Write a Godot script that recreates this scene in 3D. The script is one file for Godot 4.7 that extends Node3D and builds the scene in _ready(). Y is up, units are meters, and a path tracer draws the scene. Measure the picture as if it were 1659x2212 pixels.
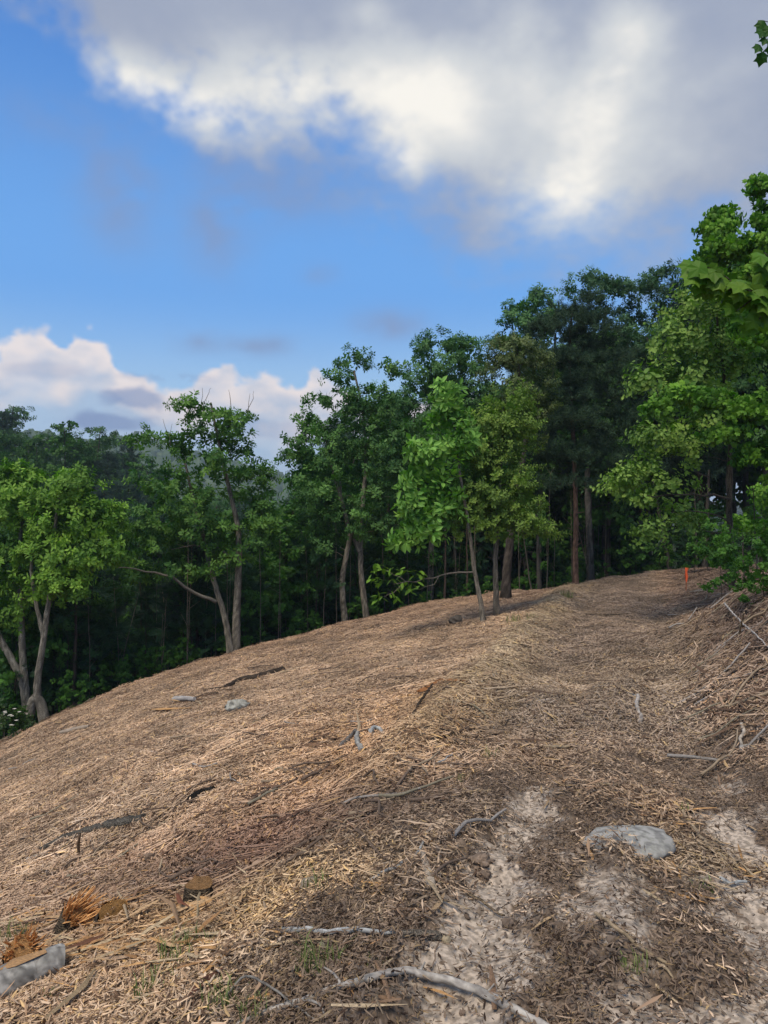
extends Node3D
# A mulched hillside clearing with a track along its upper edge, young woods below and to the right, evening clouds.

const FOC := 1662.0          # focal length of the photograph, in pixels of a 1659 x 2212 survey of it
const CXP := 829.5
const CYP := 1106.0
const EYE := Vector3(0, 1.6, 0)
var pitch := atan(24.0 / 1662.0)
var rng := RandomNumberGenerator.new()
var names := {}
var M := {}
var N1 := FastNoiseLite.new()
var N2 := FastNoiseLite.new()
var N3 := FastNoiseLite.new()
var N4 := FastNoiseLite.new()
var clusters := {}

# ------------------------------------------------------------------ mesh buffer
class Buf:
	var v := PackedVector3Array()
	var n := PackedVector3Array()
	var c := PackedColorArray()
	var i := PackedInt32Array()
	func weather(fn: FastNoiseLite, f: float, amt: float) -> void:      # stains, lichen and wear with shapes of their own
		for k in v.size():
			var q := v[k] * f + n[k] * 0.06
			var tone := 1.0 + amt * clampf(fn.get_noise_3d(q.x, q.y + 11.0, q.z) * 2.6, -0.85, 0.6)
			c[k] = Color(c[k].r * tone, c[k].g * tone, c[k].b * tone)
	func tri(a: Vector3, b: Vector3, d: Vector3, col: Color) -> void:   # counter-clockwise seen from its front
		var nn := (b - a).cross(d - a).normalized()
		var k := v.size()
		v.append(a); v.append(d); v.append(b)
		n.append(nn); n.append(nn); n.append(nn)
		c.append(col); c.append(col); c.append(col)
		i.append(k); i.append(k + 1); i.append(k + 2)
	func quad(a: Vector3, b: Vector3, d: Vector3, e: Vector3, col: Color) -> void:
		tri(a, b, d, col); tri(a, d, e, col)
	func tube(p: PackedVector3Array, r: PackedFloat32Array, sides: int, col: Color, rough := 0.0, caps := true, seed_ := 0.0) -> void:
		var m := p.size()
		if m < 2:
			return
		var u := Vector3.ZERO
		var first := v.size()
		for k in m:
			var t: Vector3 = ((p[k + 1] if k < m - 1 else p[k]) - (p[k - 1] if k > 0 else p[k])).normalized()
			if k == 0:
				u = t.cross(Vector3(0.31, 0.17, 0.93) if absf(t.z) < 0.8 else Vector3(0.9, 0.3, 0.1)).normalized()
			u = (u - t * u.dot(t)).normalized()
			var w := t.cross(u)
			for j in sides:
				var a := TAU * j / sides
				var q := u * cos(a) + w * sin(a)
				var rr := r[k]
				if rough > 0.0:
					rr *= 1.0 + rough * (sin(a * 3.0 + k * 1.7 + seed_) * 0.5 + sin(a * 2.0 - k * 2.9 + seed_ * 2.3) * 0.5 + sin(k * 5.1 + j * 4.3 + seed_) * 0.4)
				var tone := 1.0
				if rough > 0.0:
					tone = 1.0 + minf(rough * 10.0, 1.0) * (fposmod(sin(k * 12.99 + j * 78.23 + seed_) * 43758.5, 1.0) - 0.5)
				v.append(p[k] + q * rr); n.append(q); c.append(Color(col.r * tone, col.g * tone, col.b * tone))
		for k in m - 1:
			for j in sides:
				var a0 := first + k * sides + j
				var a1 := first + k * sides + (j + 1) % sides
				var b0 := a0 + sides
				var b1 := a1 + sides
				i.append(a0); i.append(b1); i.append(a1)
				i.append(a0); i.append(b0); i.append(b1)
		if caps:
			for e in 2:
				var k := 0 if e == 0 else m - 1
				if r[k] < 0.003:
					continue
				var base := first + k * sides
				for j in range(1, sides - 1):
					if e == 0:
						tri(v[base], v[base + j + 1], v[base + j], col)
					else:
						tri(v[base], v[base + j], v[base + j + 1], col)
	func append_buf(b: Buf, t: Transform3D, tint := Color.WHITE) -> void:
		var k := v.size()
		for q in b.v.size():
			v.append(t * b.v[q]); n.append((t.basis * b.n[q]).normalized()); c.append(b.c[q] * tint)
		for q in b.i:
			i.append(k + q)
	func smooth() -> void:                       # normals from shared vertices
		n.resize(v.size()); n.fill(Vector3.ZERO)
		for k in range(0, i.size(), 3):
			var f := (v[i[k + 2]] - v[i[k]]).cross(v[i[k + 1]] - v[i[k]])
			n[i[k]] += f; n[i[k + 1]] += f; n[i[k + 2]] += f
		for k in n.size():
			n[k] = n[k].normalized()
	func mesh() -> ArrayMesh:
		var a := []
		a.resize(Mesh.ARRAY_MAX)
		a[Mesh.ARRAY_VERTEX] = v; a[Mesh.ARRAY_NORMAL] = n; a[Mesh.ARRAY_COLOR] = c; a[Mesh.ARRAY_INDEX] = i
		var m := ArrayMesh.new()
		if v.size():
			m.add_surface_from_arrays(Mesh.PRIMITIVE_TRIANGLES, a)
		return m

# ------------------------------------------------------------------ scene helpers
func numbered(called: String) -> String:
	var k: int = names.get(called, 0)
	names[called] = k + 1
	return called if k == 0 else "%s_%03d" % [called, k]

func thing(called: String, label: String, category: String, at := Vector3.ZERO, group := "", kind := "") -> Node3D:
	var o := Node3D.new()
	o.name = numbered(called)
	add_child(o)
	o.position = at
	tag(o, label, category, group, kind)
	return o

func tag(o: Node3D, label: String, category: String, group := "", kind := "") -> void:
	o.set_meta("label", label)
	if category: o.set_meta("category", category)
	if group: o.set_meta("group", group)
	if kind: o.set_meta("kind", kind)

func part(called: String, m: Mesh, mat: Material, parent: Node3D, at := Vector3.ZERO) -> MeshInstance3D:
	var o := MeshInstance3D.new()
	o.name = called
	o.mesh = m
	o.material_override = mat
	o.position = at
	parent.add_child(o, true)
	return o

func scatter(called: String, m: Mesh, mat: Material, parent: Node3D, ts: Array[Transform3D], cols: PackedColorArray) -> MultiMeshInstance3D:
	var mm := MultiMesh.new()
	mm.transform_format = MultiMesh.TRANSFORM_3D
	mm.use_colors = true
	mm.mesh = m
	mm.instance_count = ts.size()
	for k in ts.size():
		mm.set_instance_transform(k, ts[k])
		mm.set_instance_color(k, cols[k])
	var o := MultiMeshInstance3D.new()
	o.name = called
	o.multimesh = mm
	o.material_override = mat
	o.set_meta("kind", "stuff")
	parent.add_child(o, true)
	return o

func rf(a: float, b: float) -> float:
	return rng.randf_range(a, b)

func rdir() -> Vector3:
	var z := rf(-1, 1)
	var a := rf(0, TAU)
	var r := sqrt(1 - z * z)
	return Vector3(r * cos(a), z, r * sin(a))

# ------------------------------------------------------------------ survey of the place: sight lines from where the photographer stood
func ray(px: float, py: float) -> Vector3:
	return Vector3((px - CXP) / FOC, (CYP - py) / FOC, -1).rotated(Vector3.RIGHT, pitch)

func at(px: float, py: float, d: float) -> Vector3:
	var r := ray(px, py)
	return EYE + r * (d / -r.z)

func ground(px: float, py: float) -> Vector3:
	var r := ray(px, py)
	r /= -r.z
	var t := 1.2
	var last := t
	while t < 70.0:
		var p := EYE + r * t
		if p.y < base_height(p.x, p.z) + 0.75 and p.y < hgt(p.x, p.z):
			for k in 14:
				var mid := (last + t) / 2
				var q := EYE + r * mid
				if q.y < hgt(q.x, q.z): t = mid
				else: last = mid
			break
		last = t
		t *= 1.012
	var e := EYE + r * t
	return Vector3(e.x, hgt(e.x, e.z), e.z)

# ------------------------------------------------------------------ terrain
var tps_p := PackedVector2Array()
var tps_w := PackedFloat64Array()
const GX0 := -40.0
const GZ0 := -60.0
const GS := 0.25
const GW := 321
const GH := 289
var grid := PackedFloat32Array()

func tps_u(r2: float) -> float:
	return 0.0 if r2 < 1e-9 else 0.5 * r2 * log(r2)

func survey() -> void:
	var h := PackedFloat64Array()
	var spots := [
		[1250, 2212, 2.46], [1300, 1750, 4.29], [1350, 1500, 7.4], [1370, 1350, 12.4], [1360, 1280, 18], [1350, 1243, 24.5], [1500, 2212, 2.46], [1600, 1900, 3.5],
		[1659, 1600, 5.9], [1659, 1450, 6.8], [1659, 1325, 9.5], [1583, 1335, 14], [1620, 1225, 25], [1480, 1275, 20.5], [1500, 1430, 9.2],
		[1050, 1750, 4.29], [1070, 1335, 16], [1240, 1270, 23.8], [1100, 1500, 7.9], [1160, 1380, 12.2], [950, 1500, 8.5], [900, 1400, 13.5], [700, 1500, 10], [520, 1525, 11.5], [400, 1532, 12.5],
		[230, 1510, 17], [80, 1565, 19], [0, 1612, 17], [505, 1412, 21], [765, 1352, 24], [900, 1312, 25], [1050, 1290, 25], [640, 1440, 15.5],
		[0, 1700, 12], [0, 1850, 7.5], [0, 2000, 5.0], [0, 2150, 3.6], [450, 2212, 2.9], [450, 1950, 4.3], [450, 1750, 6.3], [700, 1800, 4.9], [700, 1650, 6.6], [900, 2000, 3.2], [860, 2212, 2.55], [250, 2100, 3.6], [250, 1650, 9.5],
	]
	for s in spots:
		var p := at(s[0], s[1], s[2])
		tps_p.append(Vector2(p.x, p.z)); h.append(p.y)
	for s in [[-14, -30, -8.5], [-4, -33, -6.0], [3, -35, -4.6], [9.5, -31, -1.6], [14, -38, -1.8], [20, -40, -0.8], [22, -15, 2.2], [12, -7, 1.9], [0, 5, 0.1], [-8, 5, -3.2], [8, 5, 1.0], [-20, -15, -8], [-22, -40, -10], [0, -52, -9], [-15, -55, -11], [20, -55, -4], [-25, 5, -9], [30, -2, 4]]:
		tps_p.append(Vector2(s[0], s[1])); h.append(s[2])
	var n := tps_p.size()
	var s := n + 3
	var a: Array[PackedFloat64Array] = []
	for r in s:
		var row := PackedFloat64Array()
		row.resize(s + 1)
		for c in n:
			if r < n:
				row[c] = tps_u(tps_p[r].distance_squared_to(tps_p[c])) + (0.35 if r == c else 0.0)
			else:
				row[c] = [1.0, tps_p[c].x, tps_p[c].y][r - n]
		if r < n:
			row[n] = 1.0; row[n + 1] = tps_p[r].x; row[n + 2] = tps_p[r].y; row[s] = h[r]
		a.append(row)
	for c in s:
		var best := c
		for r in range(c, s):
			if absf(a[r][c]) > absf(a[best][c]): best = r
		var sw := a[c]; a[c] = a[best]; a[best] = sw
		var pc := a[c]
		for r in range(c + 1, s):
			var rowr := a[r]
			var f := rowr[c] / pc[c]
			if f != 0.0:
				for k in range(c, s + 1): rowr[k] -= f * pc[k]
				a[r] = rowr
	tps_w.resize(s)
	for r in range(s - 1, -1, -1):
		var t := a[r][s]
		for k in range(r + 1, s): t -= a[r][k] * tps_w[k]
		tps_w[r] = t / a[r][r]
	grid.resize(GW * GH)
	for zi in GH:
		for xi in GW:
			var q := Vector2(GX0 + xi * GS, GZ0 + zi * GS)
			var v := tps_w[n] + tps_w[n + 1] * q.x + tps_w[n + 2] * q.y
			for k in n:
				v += tps_w[k] * tps_u(q.distance_squared_to(tps_p[k]))
			grid[zi * GW + xi] = v

func far_height(x: float, z: float) -> float:
	var d := sqrt(x * x + z * z)
	var az := rad_to_deg(atan2(x, -z))
	var h := lerpf(-9.0, -1.5, smoothstep(-10.0, 18.0, az)) + N1.get_noise_2d(x * 0.12, z * 0.12) * 3.0
	h += 9.6 * exp(-pow((az + 27.0) / 11.5, 2.0)) * smoothstep(40.0, 76.0, d) * (1.0 - 0.5 * smoothstep(110.0, 220.0, d))
	h += 66.0 * smoothstep(330.0, 690.0, d) * clampf(1.0 - (az + 17.0) * 0.04, 0.3, 1.0) * (1.0 + 0.12 * N1.get_noise_2d(x * 0.03, z * 0.03))
	return h

func base_height(x: float, z: float) -> float:
	var gx := (x - GX0) / GS
	var gz := (z - GZ0) / GS
	var edge := minf(minf(x - GX0, -GX0 - x), minf(z - GZ0, 12.0 - z))
	if edge <= 0.0:
		return far_height(x, z)
	var xi := clampi(int(gx), 0, GW - 2)
	var zi := clampi(int(gz), 0, GH - 2)
	var fx := gx - xi
	var fz := gz - zi
	var k := zi * GW + xi
	var v := lerpf(lerpf(grid[k], grid[k + 1], fx), lerpf(grid[k + GW], grid[k + GW + 1], fx), fz)
	if edge < 12.0:
		v = lerpf(far_height(x, z), v, smoothstep(0.0, 12.0, edge))
	return v

func track(x: float, z: float) -> float:          # metres to the right of the track's middle
	return (x + 0.2 + 0.33 * z) * 0.95

func rut(t: float) -> float:
	return exp(-pow((t + 0.38) / 0.17, 2.0)) + exp(-pow((t - 0.68) / 0.2, 2.0))

func hgt(x: float, z: float) -> float:
	var h := base_height(x, z)
	if absf(x) > 40.0 or z < -60.0:
		return h
	h += N1.get_noise_2d(x, z) * 0.09 + N2.get_noise_2d(x, z) * 0.035
	if z > -26.0 and z < -3.0:                # the bench of the track: a shoulder on its left, a cut bank on its right
		var tt := track(x, z)
		if absf(tt) < 6.0:
			var on := smoothstep(3.5, 7.0, -z) * (1.0 - smoothstep(20.0, 26.0, -z))
			var near := 1.0 - smoothstep(11.0, 16.0, -z)
			h += on * (0.13 * exp(-pow((tt + 1.5) / 0.4, 2.0)) - 0.06 * (1.0 - smoothstep(0.8, 1.3, absf(tt + 0.2))) - 0.04 * (exp(-pow((tt + 0.75) / 0.22, 2.0)) + exp(-pow((tt - 0.35) / 0.22, 2.0))))
			h += on * lerpf(0.2, 0.40, near) * smoothstep(0.7, 2.3, tt) * (1.0 - 0.6 * smoothstep(3.0, 6.0, tt)) * (1.0 + 0.3 * N2.get_noise_2d(x * 0.8, z * 0.8))
	if z > -14.0 and z < 2.0:
		var t := track(x, z)
		var near := 1.0 - smoothstep(8.0, 14.0, -z)
		var calm := 1.0 - 0.85 * sand_at(x, z)
		h += N3.get_noise_2d(x, z) * 0.018 * near * calm
		if absf(t) < 1.8:
			var on := (1.0 - smoothstep(1.0, 1.8, absf(t))) * near
			h += on * ((0.03 * N2.get_noise_2d(x * 2.7 + 9.0, z * 2.7) + 0.03 * absf(N3.get_noise_2d(x * 1.4, z * 1.4))) * calm - 0.05 * rut(t) + 0.05 * exp(-pow((t - 0.14) / 0.12, 2.0)) + 0.04 * exp(-pow((t + 0.68) / 0.12, 2.0)))
	return h

func up_at(x: float, z: float, h: float, e := 0.14) -> Vector3:
	return Vector3(h - hgt(x + e, z), e, h - hgt(x, z + e)).normalized()

const EDGE := [[-40, -12], [-12, -15.5], [-8.6, -18.6], [-6.4, -20.0], [-4.1, -21.4], [-2.4, -23], [-0.9, -24.4], [1.1, -25.4], [3.4, -26], [6, -26.3], [8, -27.2], [9.3, -26.5], [11, -25], [14, -21], [18, -14], [40, -9]]
func edge_z(x: float) -> float:
	for k in EDGE.size() - 1:
		if x <= EDGE[k + 1][0]:
			return lerpf(EDGE[k][1], EDGE[k + 1][1], clampf((x - EDGE[k][0]) / (EDGE[k + 1][0] - EDGE[k][0]), 0, 1))
	return -9.0

func sand_at(x: float, z: float) -> float:
	var d := -z
	if d > 9.0 or d < 0.0:
		return 0.0
	var t := track(x, z)
	var w := rut(t) * 1.0 + 0.55 * (1.0 - smoothstep(0.6, 1.8, absf(t - 0.35))) * (1.0 - smoothstep(3.0, 4.8, d))
	w *= 1.0 - smoothstep(4.6, 6.2, d)
	var m := 0.5 + 0.8 * N2.get_noise_2d(x * 1.5 + 31.0, z * 0.9) + 0.55 * N3.get_noise_2d(x * 1.2 - 7.0, z * 0.8)
	return 0.95 * smoothstep(0.21, 0.42, w * m)

# patches of the litter that have a colour of their own: [x px, y px, metres, colour, strength]
var patches := []
func litter_tint(x: float, z: float) -> Color:
	var c := Color(0.66, 0.49, 0.335)
	var d := -z
	var t := track(x, z)
	var n := N2.get_noise_2d(x * 0.7 + 50.0, z * 0.7)
	var e := t + 0.25 * n
	c = c.lerp(Color(0.56, 0.40, 0.275), smoothstep(14.0, 21.0, d))
	for q in patches:
		var r: float = (Vector2(x, z) - q[0]).length() / q[1]
		if r < 1.8:
			c = c.lerp(q[2], q[3] * exp(-r * r * 1.5))
	var heap := c
	var p := 1.0 - smoothstep(0.75, 1.25, absf(e + 0.2))
	c = c.lerp(Color(0.34, 0.285, 0.23).lerp(Color(0.385, 0.305, 0.235), smoothstep(6.0, 10.0, d)), p * 0.95)
	c = c.lerp(Color(0.56, 0.44, 0.30), p * exp(-pow((d - 8.8) / 1.6, 2.0)) * 0.6)
	c = c.lerp(Color(0.46, 0.41, 0.27), exp(-pow((e + 1.55) / 0.4, 2.0)) * 0.55)
	c = c.lerp(Color(0.27, 0.205, 0.165), smoothstep(0.7, 1.3, e) * 0.85)
	c = c.lerp(heap, 0.65 * (1.0 - smoothstep(5.0, 7.5, d)))
	var s := 1.0 + 0.35 * N1.get_noise_2d(x + 80.0, z) + 0.45 * n
	return Color(c.r * s, c.g * s, c.b * s)

# ------------------------------------------------------------------ sky: a panorama of air and clouds by azimuth and elevation (degrees)
func curve(a: Array, x: float) -> float:
	if x <= a[0][0]:
		return a[0][1]
	for k in a.size() - 1:
		if x <= a[k + 1][0]:
			var f: float = (x - a[k][0]) / (a[k + 1][0] - a[k][0])
			return lerpf(a[k][1], a[k + 1][1], f * f * (3 - 2 * f))
	return a[-1][1]

func angles(px: float, py: float) -> Vector2:
	var r := ray(px, py)
	return Vector2(rad_to_deg(atan2(r.x, -r.z)), rad_to_deg(atan2(r.y, Vector2(r.x, r.z).length())))

var SN := FastNoiseLite.new()
var SB := FastNoiseLite.new()
var SW := FastNoiseLite.new()
var under: PackedFloat32Array     # lower edge of the great cloud by azimuth, -180..180
var lowtop: PackedFloat32Array    # tops of the bank of low clouds
var glows := []
var wisps := []
var slates := []

func sky_setup() -> void:
	for s in [[SN, 0.035, 5], [SB, 0.06, 5], [SW, 0.02, 3]]:
		s[0].noise_type = FastNoiseLite.TYPE_SIMPLEX_SMOOTH
		s[0].frequency = s[1]
		s[0].fractal_octaves = s[2]
	SN.seed = 11; SB.seed = 5; SW.seed = 23
	SB.fractal_type = FastNoiseLite.FRACTAL_FBM
	var edge := [[-180, 34], [-120, 30], [-70, 46], [-40, 47]]
	for p in [[-90, -150], [40, -50], [110, 15], [160, 80], [190, 150], [215, 190], [330, 235], [480, 268], [600, 310], [700, 340], [800, 372], [860, 385], [910, 440], [980, 520], [1100, 565], [1280, 590], [1450, 600], [1659, 585]]:
		var a := angles(p[0], p[1])
		edge.append([a.x, a.y])
	edge.append_array([[40, 15], [75, 19], [110, 26], [150, 40], [180, 34]])
	var tops := [[-180, 9], [-120, 14], [-70, 11], [-40, 14]]
	for p in [[0, 745], [45, 712], [100, 708], [140, 752], [165, 735], [205, 720], [235, 745], [262, 800], [320, 805], [400, 822], [440, 800], [485, 786], [525, 806], [560, 815], [600, 822], [640, 838], [680, 802], [720, 830], [800, 880], [1000, 860], [1659, 880]]:
		var a := angles(p[0], p[1])
		tops.append([a.x, a.y])
	tops.append_array([[60, 12], [120, 8], [180, 9]])
	under.resize(1441); lowtop.resize(1441)
	for k in 1441:
		under[k] = curve(edge, k * 0.25 - 180.0)
		lowtop[k] = curve(tops, k * 0.25 - 180.0)
	for g in [[240, 160, 3, 1.8, 0.34], [330, 205, 3.4, 1.7, 0.42], [450, 240, 4, 1.7, 0.42], [540, 165, 5, 2.2, 0.22], [640, 190, 5, 2.5, 0.34], [760, 200, 5, 2.8, 0.36], [870, 215, 4, 3, 0.36], [965, 200, 3.6, 2.8, 0.42], [1000, 290, 4, 2.6, 0.2], [1120, 100, 4, 3.4, 0.26], [1160, 210, 3, 3, 0.18], [1262, 275, 2.8, 2.4, 0.4], [1350, 115, 2.6, 3.4, 0.5], [1385, 70, 2, 1.2, 0.25], [1290, 195, 2.2, 1.8, 0.25], [1220, 425, 3.8, 2.6, 0.62], [1235, 400, 7, 4.5, 0.16], [1500, 260, 7, 6, 0.10], [820, 335, 2, 1.2, 0.3], [800, 20, 2, 1.4, 0.2], [890, 350, 1.5, 1.4, 0.3]]:
		var a := angles(g[0], g[1])
		glows.append([a.x, a.y, g[2], g[3], g[4]])
	for g in [[260, 390, 2.6, 3.6, 0.55], [470, 450, 2.2, 3.6, 0.6], [590, 425, 3.6, 2.0, 0.4], [80, 260, 3.5, 1.6, 0.3], [840, 705, 3.0, 1.1, 0.5], [420, 735, 1.6, 0.8, 0.5], [560, 745, 3.4, 0.7, 0.5], [690, 590, 1.3, 0.8, 0.3], [1000, 480, 3, 2, 0.4], [700, 380, 5, 2, 0.35]]:
		var a := angles(g[0], g[1])
		wisps.append([a.x, a.y, g[2], g[3], g[4]])
	for g in [[300, 862, 2.2, 0.9, 0.75], [235, 912, 3.6, 0.75, 0.9], [190, 905, 1.5, 0.5, 0.6], [240, 860, 0.9, 0.6, 0.5], [560, 930, 4, 0.8, 0.35], [90, 800, 3, 0.6, 0.3], [350, 815, 4, 0.35, 0.25]]:
		var a := angles(g[0], g[1])
		slates.append([a.x, a.y, g[2], g[3], g[4]])

func lin(r: float, g: float, b: float) -> Color:
	return Color(r / 255.0, g / 255.0, b / 255.0).srgb_to_linear()

func sky_color(az: float, el: float) -> Color:
	# clear air
	var c: Color
	if el < 7: c = lin(196, 208, 224).lerp(lin(168, 204, 236), smoothstep(-1.0, 7.0, el))
	elif el < 17: c = lin(168, 204, 236).lerp(lin(108, 168, 235), smoothstep(7.0, 17.0, el))
	else: c = lin(108, 168, 235).lerp(lin(74, 130, 206), smoothstep(17.0, 36.0, el))
	var q := Vector3(cos(deg_to_rad(az)) * cos(deg_to_rad(el)), sin(deg_to_rad(el)) * 1.5, sin(deg_to_rad(az)) * cos(deg_to_rad(el))) * 57.3
	var warp := SW.get_noise_3d(q.x * 2.0, q.y * 2.0, q.z * 2.0)
	var n1 := SN.get_noise_3d(q.x * 2.6 + warp * 9.0, q.y * 2.6, q.z * 2.6)
	var n2 := SB.get_noise_3d(q.x * 5.5, q.y * 5.5 + warp * 12.0, q.z * 5.5)
	# wisps of grey in the blue
	for w in wisps:
		var dx: float = (az - w[0]) / w[2]
		if absf(dx) < 2.6:
			var dy: float = (el - w[1]) / w[3]
			var m: float = exp(-dx * dx - dy * dy) * clampf(0.95 + 1.3 * n1 + 0.6 * n2, 0.0, 1.5) * w[4] * 1.25
			c = c.lerp(lin(132, 150, 186), clampf(m, 0, 0.8))
	var k := clampi(int((az + 180.0) * 4.0), 0, 1439)
	var f := (az + 180.0) * 4.0 - k
	# low cumulus bank
	var top := lerpf(lowtop[k], lowtop[k + 1], f)
	var bill := 1.0 - 2.0 * absf(SB.get_noise_3d(q.x * 2.4 + 40.0, q.y * 2.4, q.z * 2.4)) * 1.6
	var dl := top - el + (bill - 0.55) * 0.8 + n2 * 0.7
	if dl > -0.5 and el > -2.0:
		var a := smoothstep(-0.15, 0.5, dl) * (1.0 - 0.5 * smoothstep(1.2, 7.0, dl))
		var puff := SB.get_noise_3d(q.x * 3.2 + 7.0, q.y * 4.4 + 90.0, q.z * 3.2)
		var lit := clampf(0.95 - 0.20 * dl + 0.95 * puff + 0.3 * n2, 0.0, 1.0)
		var cc := lin(176, 192, 216).lerp(lin(240, 230, 228), lit)
		cc = cc.lerp(lin(246, 226, 214), 0.5 * lit * exp(-pow((el - 7.0) / 2.2, 2.0)))
		c = c.lerp(cc, a)
		for w in slates:
			var dx: float = (az - w[0]) / w[2]
			if absf(dx) < 2.4:
				var dy: float = (el - w[1]) / w[3] + n1 * 0.6
				var m: float = smoothstep(0.25, 0.75, exp(-dx * dx - dy * dy) + 0.45 * n2) * w[4]
				c = c.lerp(lin(132, 152, 192), m)
	# the great cloud overhead
	var ub := lerpf(under[k], under[k + 1], f)
	var view := 1.0 - smoothstep(34.0, 60.0, absf(az))
	var soft := lerpf(4.6, 8.0, smoothstep(-15.0, 9.0, az)) if absf(az) < 40 else 4.0
	var n3 := SB.get_noise_3d(q.x * 15.0 + 60.0, q.y * 15.0, q.z * 15.0)
	var d := el - ub + n1 * lerpf(5.5, 3.4, view) + n2 * 2.8 + n3 * 0.6 - (1.0 - view) * 8.0 * absf(warp)
	if d > -soft:
		var a := smoothstep(-soft * 0.5, soft * 0.8, d)
		if el > 44.0:
			a *= lerpf(1.0, 0.35 + 0.65 * smoothstep(-0.25, 0.2, n1 + warp), smoothstep(44.0, 60.0, el))
		var b := 0.06
		for g in glows:
			var dx: float = (az - g[0]) / g[2]
			if absf(dx) < 2.7:
				var dy: float = (el - g[1] + 0.25 * dx) / g[3]
				b += g[4] * exp(-dx * dx - dy * dy)
		b += 0.16 * (1.0 - view)
		b += (0.34 * n1 + 0.17 * n2 + 0.06 * n3) * (0.2 + b) + 0.06 * warp
		b = clampf(b, 0.0, 1.0)
		var cc := lin(156, 166, 187).lerp(lin(205, 209, 213), smoothstep(0.0, 0.5, b)).lerp(lin(250, 246, 237), smoothstep(0.4, 1.0, b))
		c = c.lerp(cc, a)
	return Color(c.r * 0.5, c.g * 0.5, c.b * 0.505)

func make_sky() -> ImageTexture:
	sky_setup()
	var w := 4096
	var h := 2048
	var lowres := Image.create(512, 256, false, Image.FORMAT_RGBF)
	for y in 256:
		var el := 90.0 - (y + 0.5) / 256.0 * 180.0
		for x in 512:
			# a panorama's middle looks to -z
			var az := (x + 0.5) / 512.0 * 360.0 - 180.0
			lowres.set_pixel(x, y, sky_color(az, maxf(el, -1.5)))
	lowres.resize(w, h, Image.INTERPOLATE_CUBIC)
	var x0 := int((180.0 - 31.0) / 360.0 * w)
	var x1 := int((180.0 + 31.0) / 360.0 * w)
	var y0 := int((90.0 - 41.0) / 180.0 * h)
	var y1 := int(89.5 / 180.0 * h)
	var win := Image.create((x1 - x0) / 2, (y1 - y0) / 2, false, Image.FORMAT_RGBF)
	for y in win.get_height():
		var el := 90.0 - (y0 + 2 * y + 1.0) / h * 180.0
		for x in win.get_width():
			win.set_pixel(x, y, sky_color((x0 + 2 * x + 1.0) / w * 360.0 - 180.0, el))
	win.resize(win.get_width() * 2, win.get_height() * 2, Image.INTERPOLATE_CUBIC)
	lowres.blit_rect(win, Rect2i(0, 0, win.get_width(), win.get_height()), Vector2i(x0, y0))
	var swapped := Image.create(w, h, false, Image.FORMAT_RGBF)      # the engine's panorama begins at -z
	swapped.blit_rect(lowres, Rect2i(w / 2, 0, w / 2, h), Vector2i.ZERO)
	swapped.blit_rect(lowres, Rect2i(0, 0, w / 2, h), Vector2i(w / 2, 0))
	return ImageTexture.create_from_image(swapped)

# ------------------------------------------------------------------ materials
func noise_tex(freq: float, oct: int, ramp: Array, seed_: int, stretch := 1.0, kind := FastNoiseLite.TYPE_SIMPLEX_SMOOTH) -> ImageTexture:
	var fn := FastNoiseLite.new()
	fn.noise_type = kind
	fn.frequency = freq
	fn.fractal_octaves = oct
	fn.seed = seed_
	var s := 512
	var im := fn.get_seamless_image(s, int(s * stretch))
	im.convert(Image.FORMAT_RGB8)
	if stretch != 1.0:
		im.resize(s, s)
	var g := Gradient.new()
	g.offsets = PackedFloat32Array(ramp.map(func(r): return r[0]))
	g.colors = PackedColorArray(ramp.map(func(r): return r[1]))
	var lut := PackedColorArray()
	for k in 256: lut.append(g.sample(k / 255.0))
	var data := im.get_data()
	for k in range(0, data.size(), 3):
		var c := lut[data[k]]
		data[k] = int(c.r * 255); data[k + 1] = int(c.g * 255); data[k + 2] = int(c.b * 255)
	return ImageTexture.create_from_image(Image.create_from_data(s, s, false, Image.FORMAT_RGB8, data))

func grey(v: float) -> Color:
	return Color(v, v, v)

func mat(called: String, rough: float, col := Color.WHITE, tex: Texture2D = null, scale := Vector3.ONE, relief: Texture2D = null, depth := 0.0, leaf := 0.0, world := false) -> StandardMaterial3D:
	var m := StandardMaterial3D.new()
	m.resource_name = called
	m.vertex_color_use_as_albedo = true
	m.albedo_color = col
	m.roughness = rough
	m.metallic_specular = 0.3
	if tex:
		m.albedo_texture = tex
	if tex or relief:
		m.uv1_triplanar = true
		m.uv1_world_triplanar = world
		m.uv1_scale = scale
	if relief:
		m.heightmap_enabled = true
		m.heightmap_texture = relief
		m.heightmap_scale = depth
	if leaf > 0.0:
		m.backlight_enabled = true
		m.backlight = Color(leaf * 0.8, leaf, leaf * 0.25)
	M[called] = m
	return m

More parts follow.
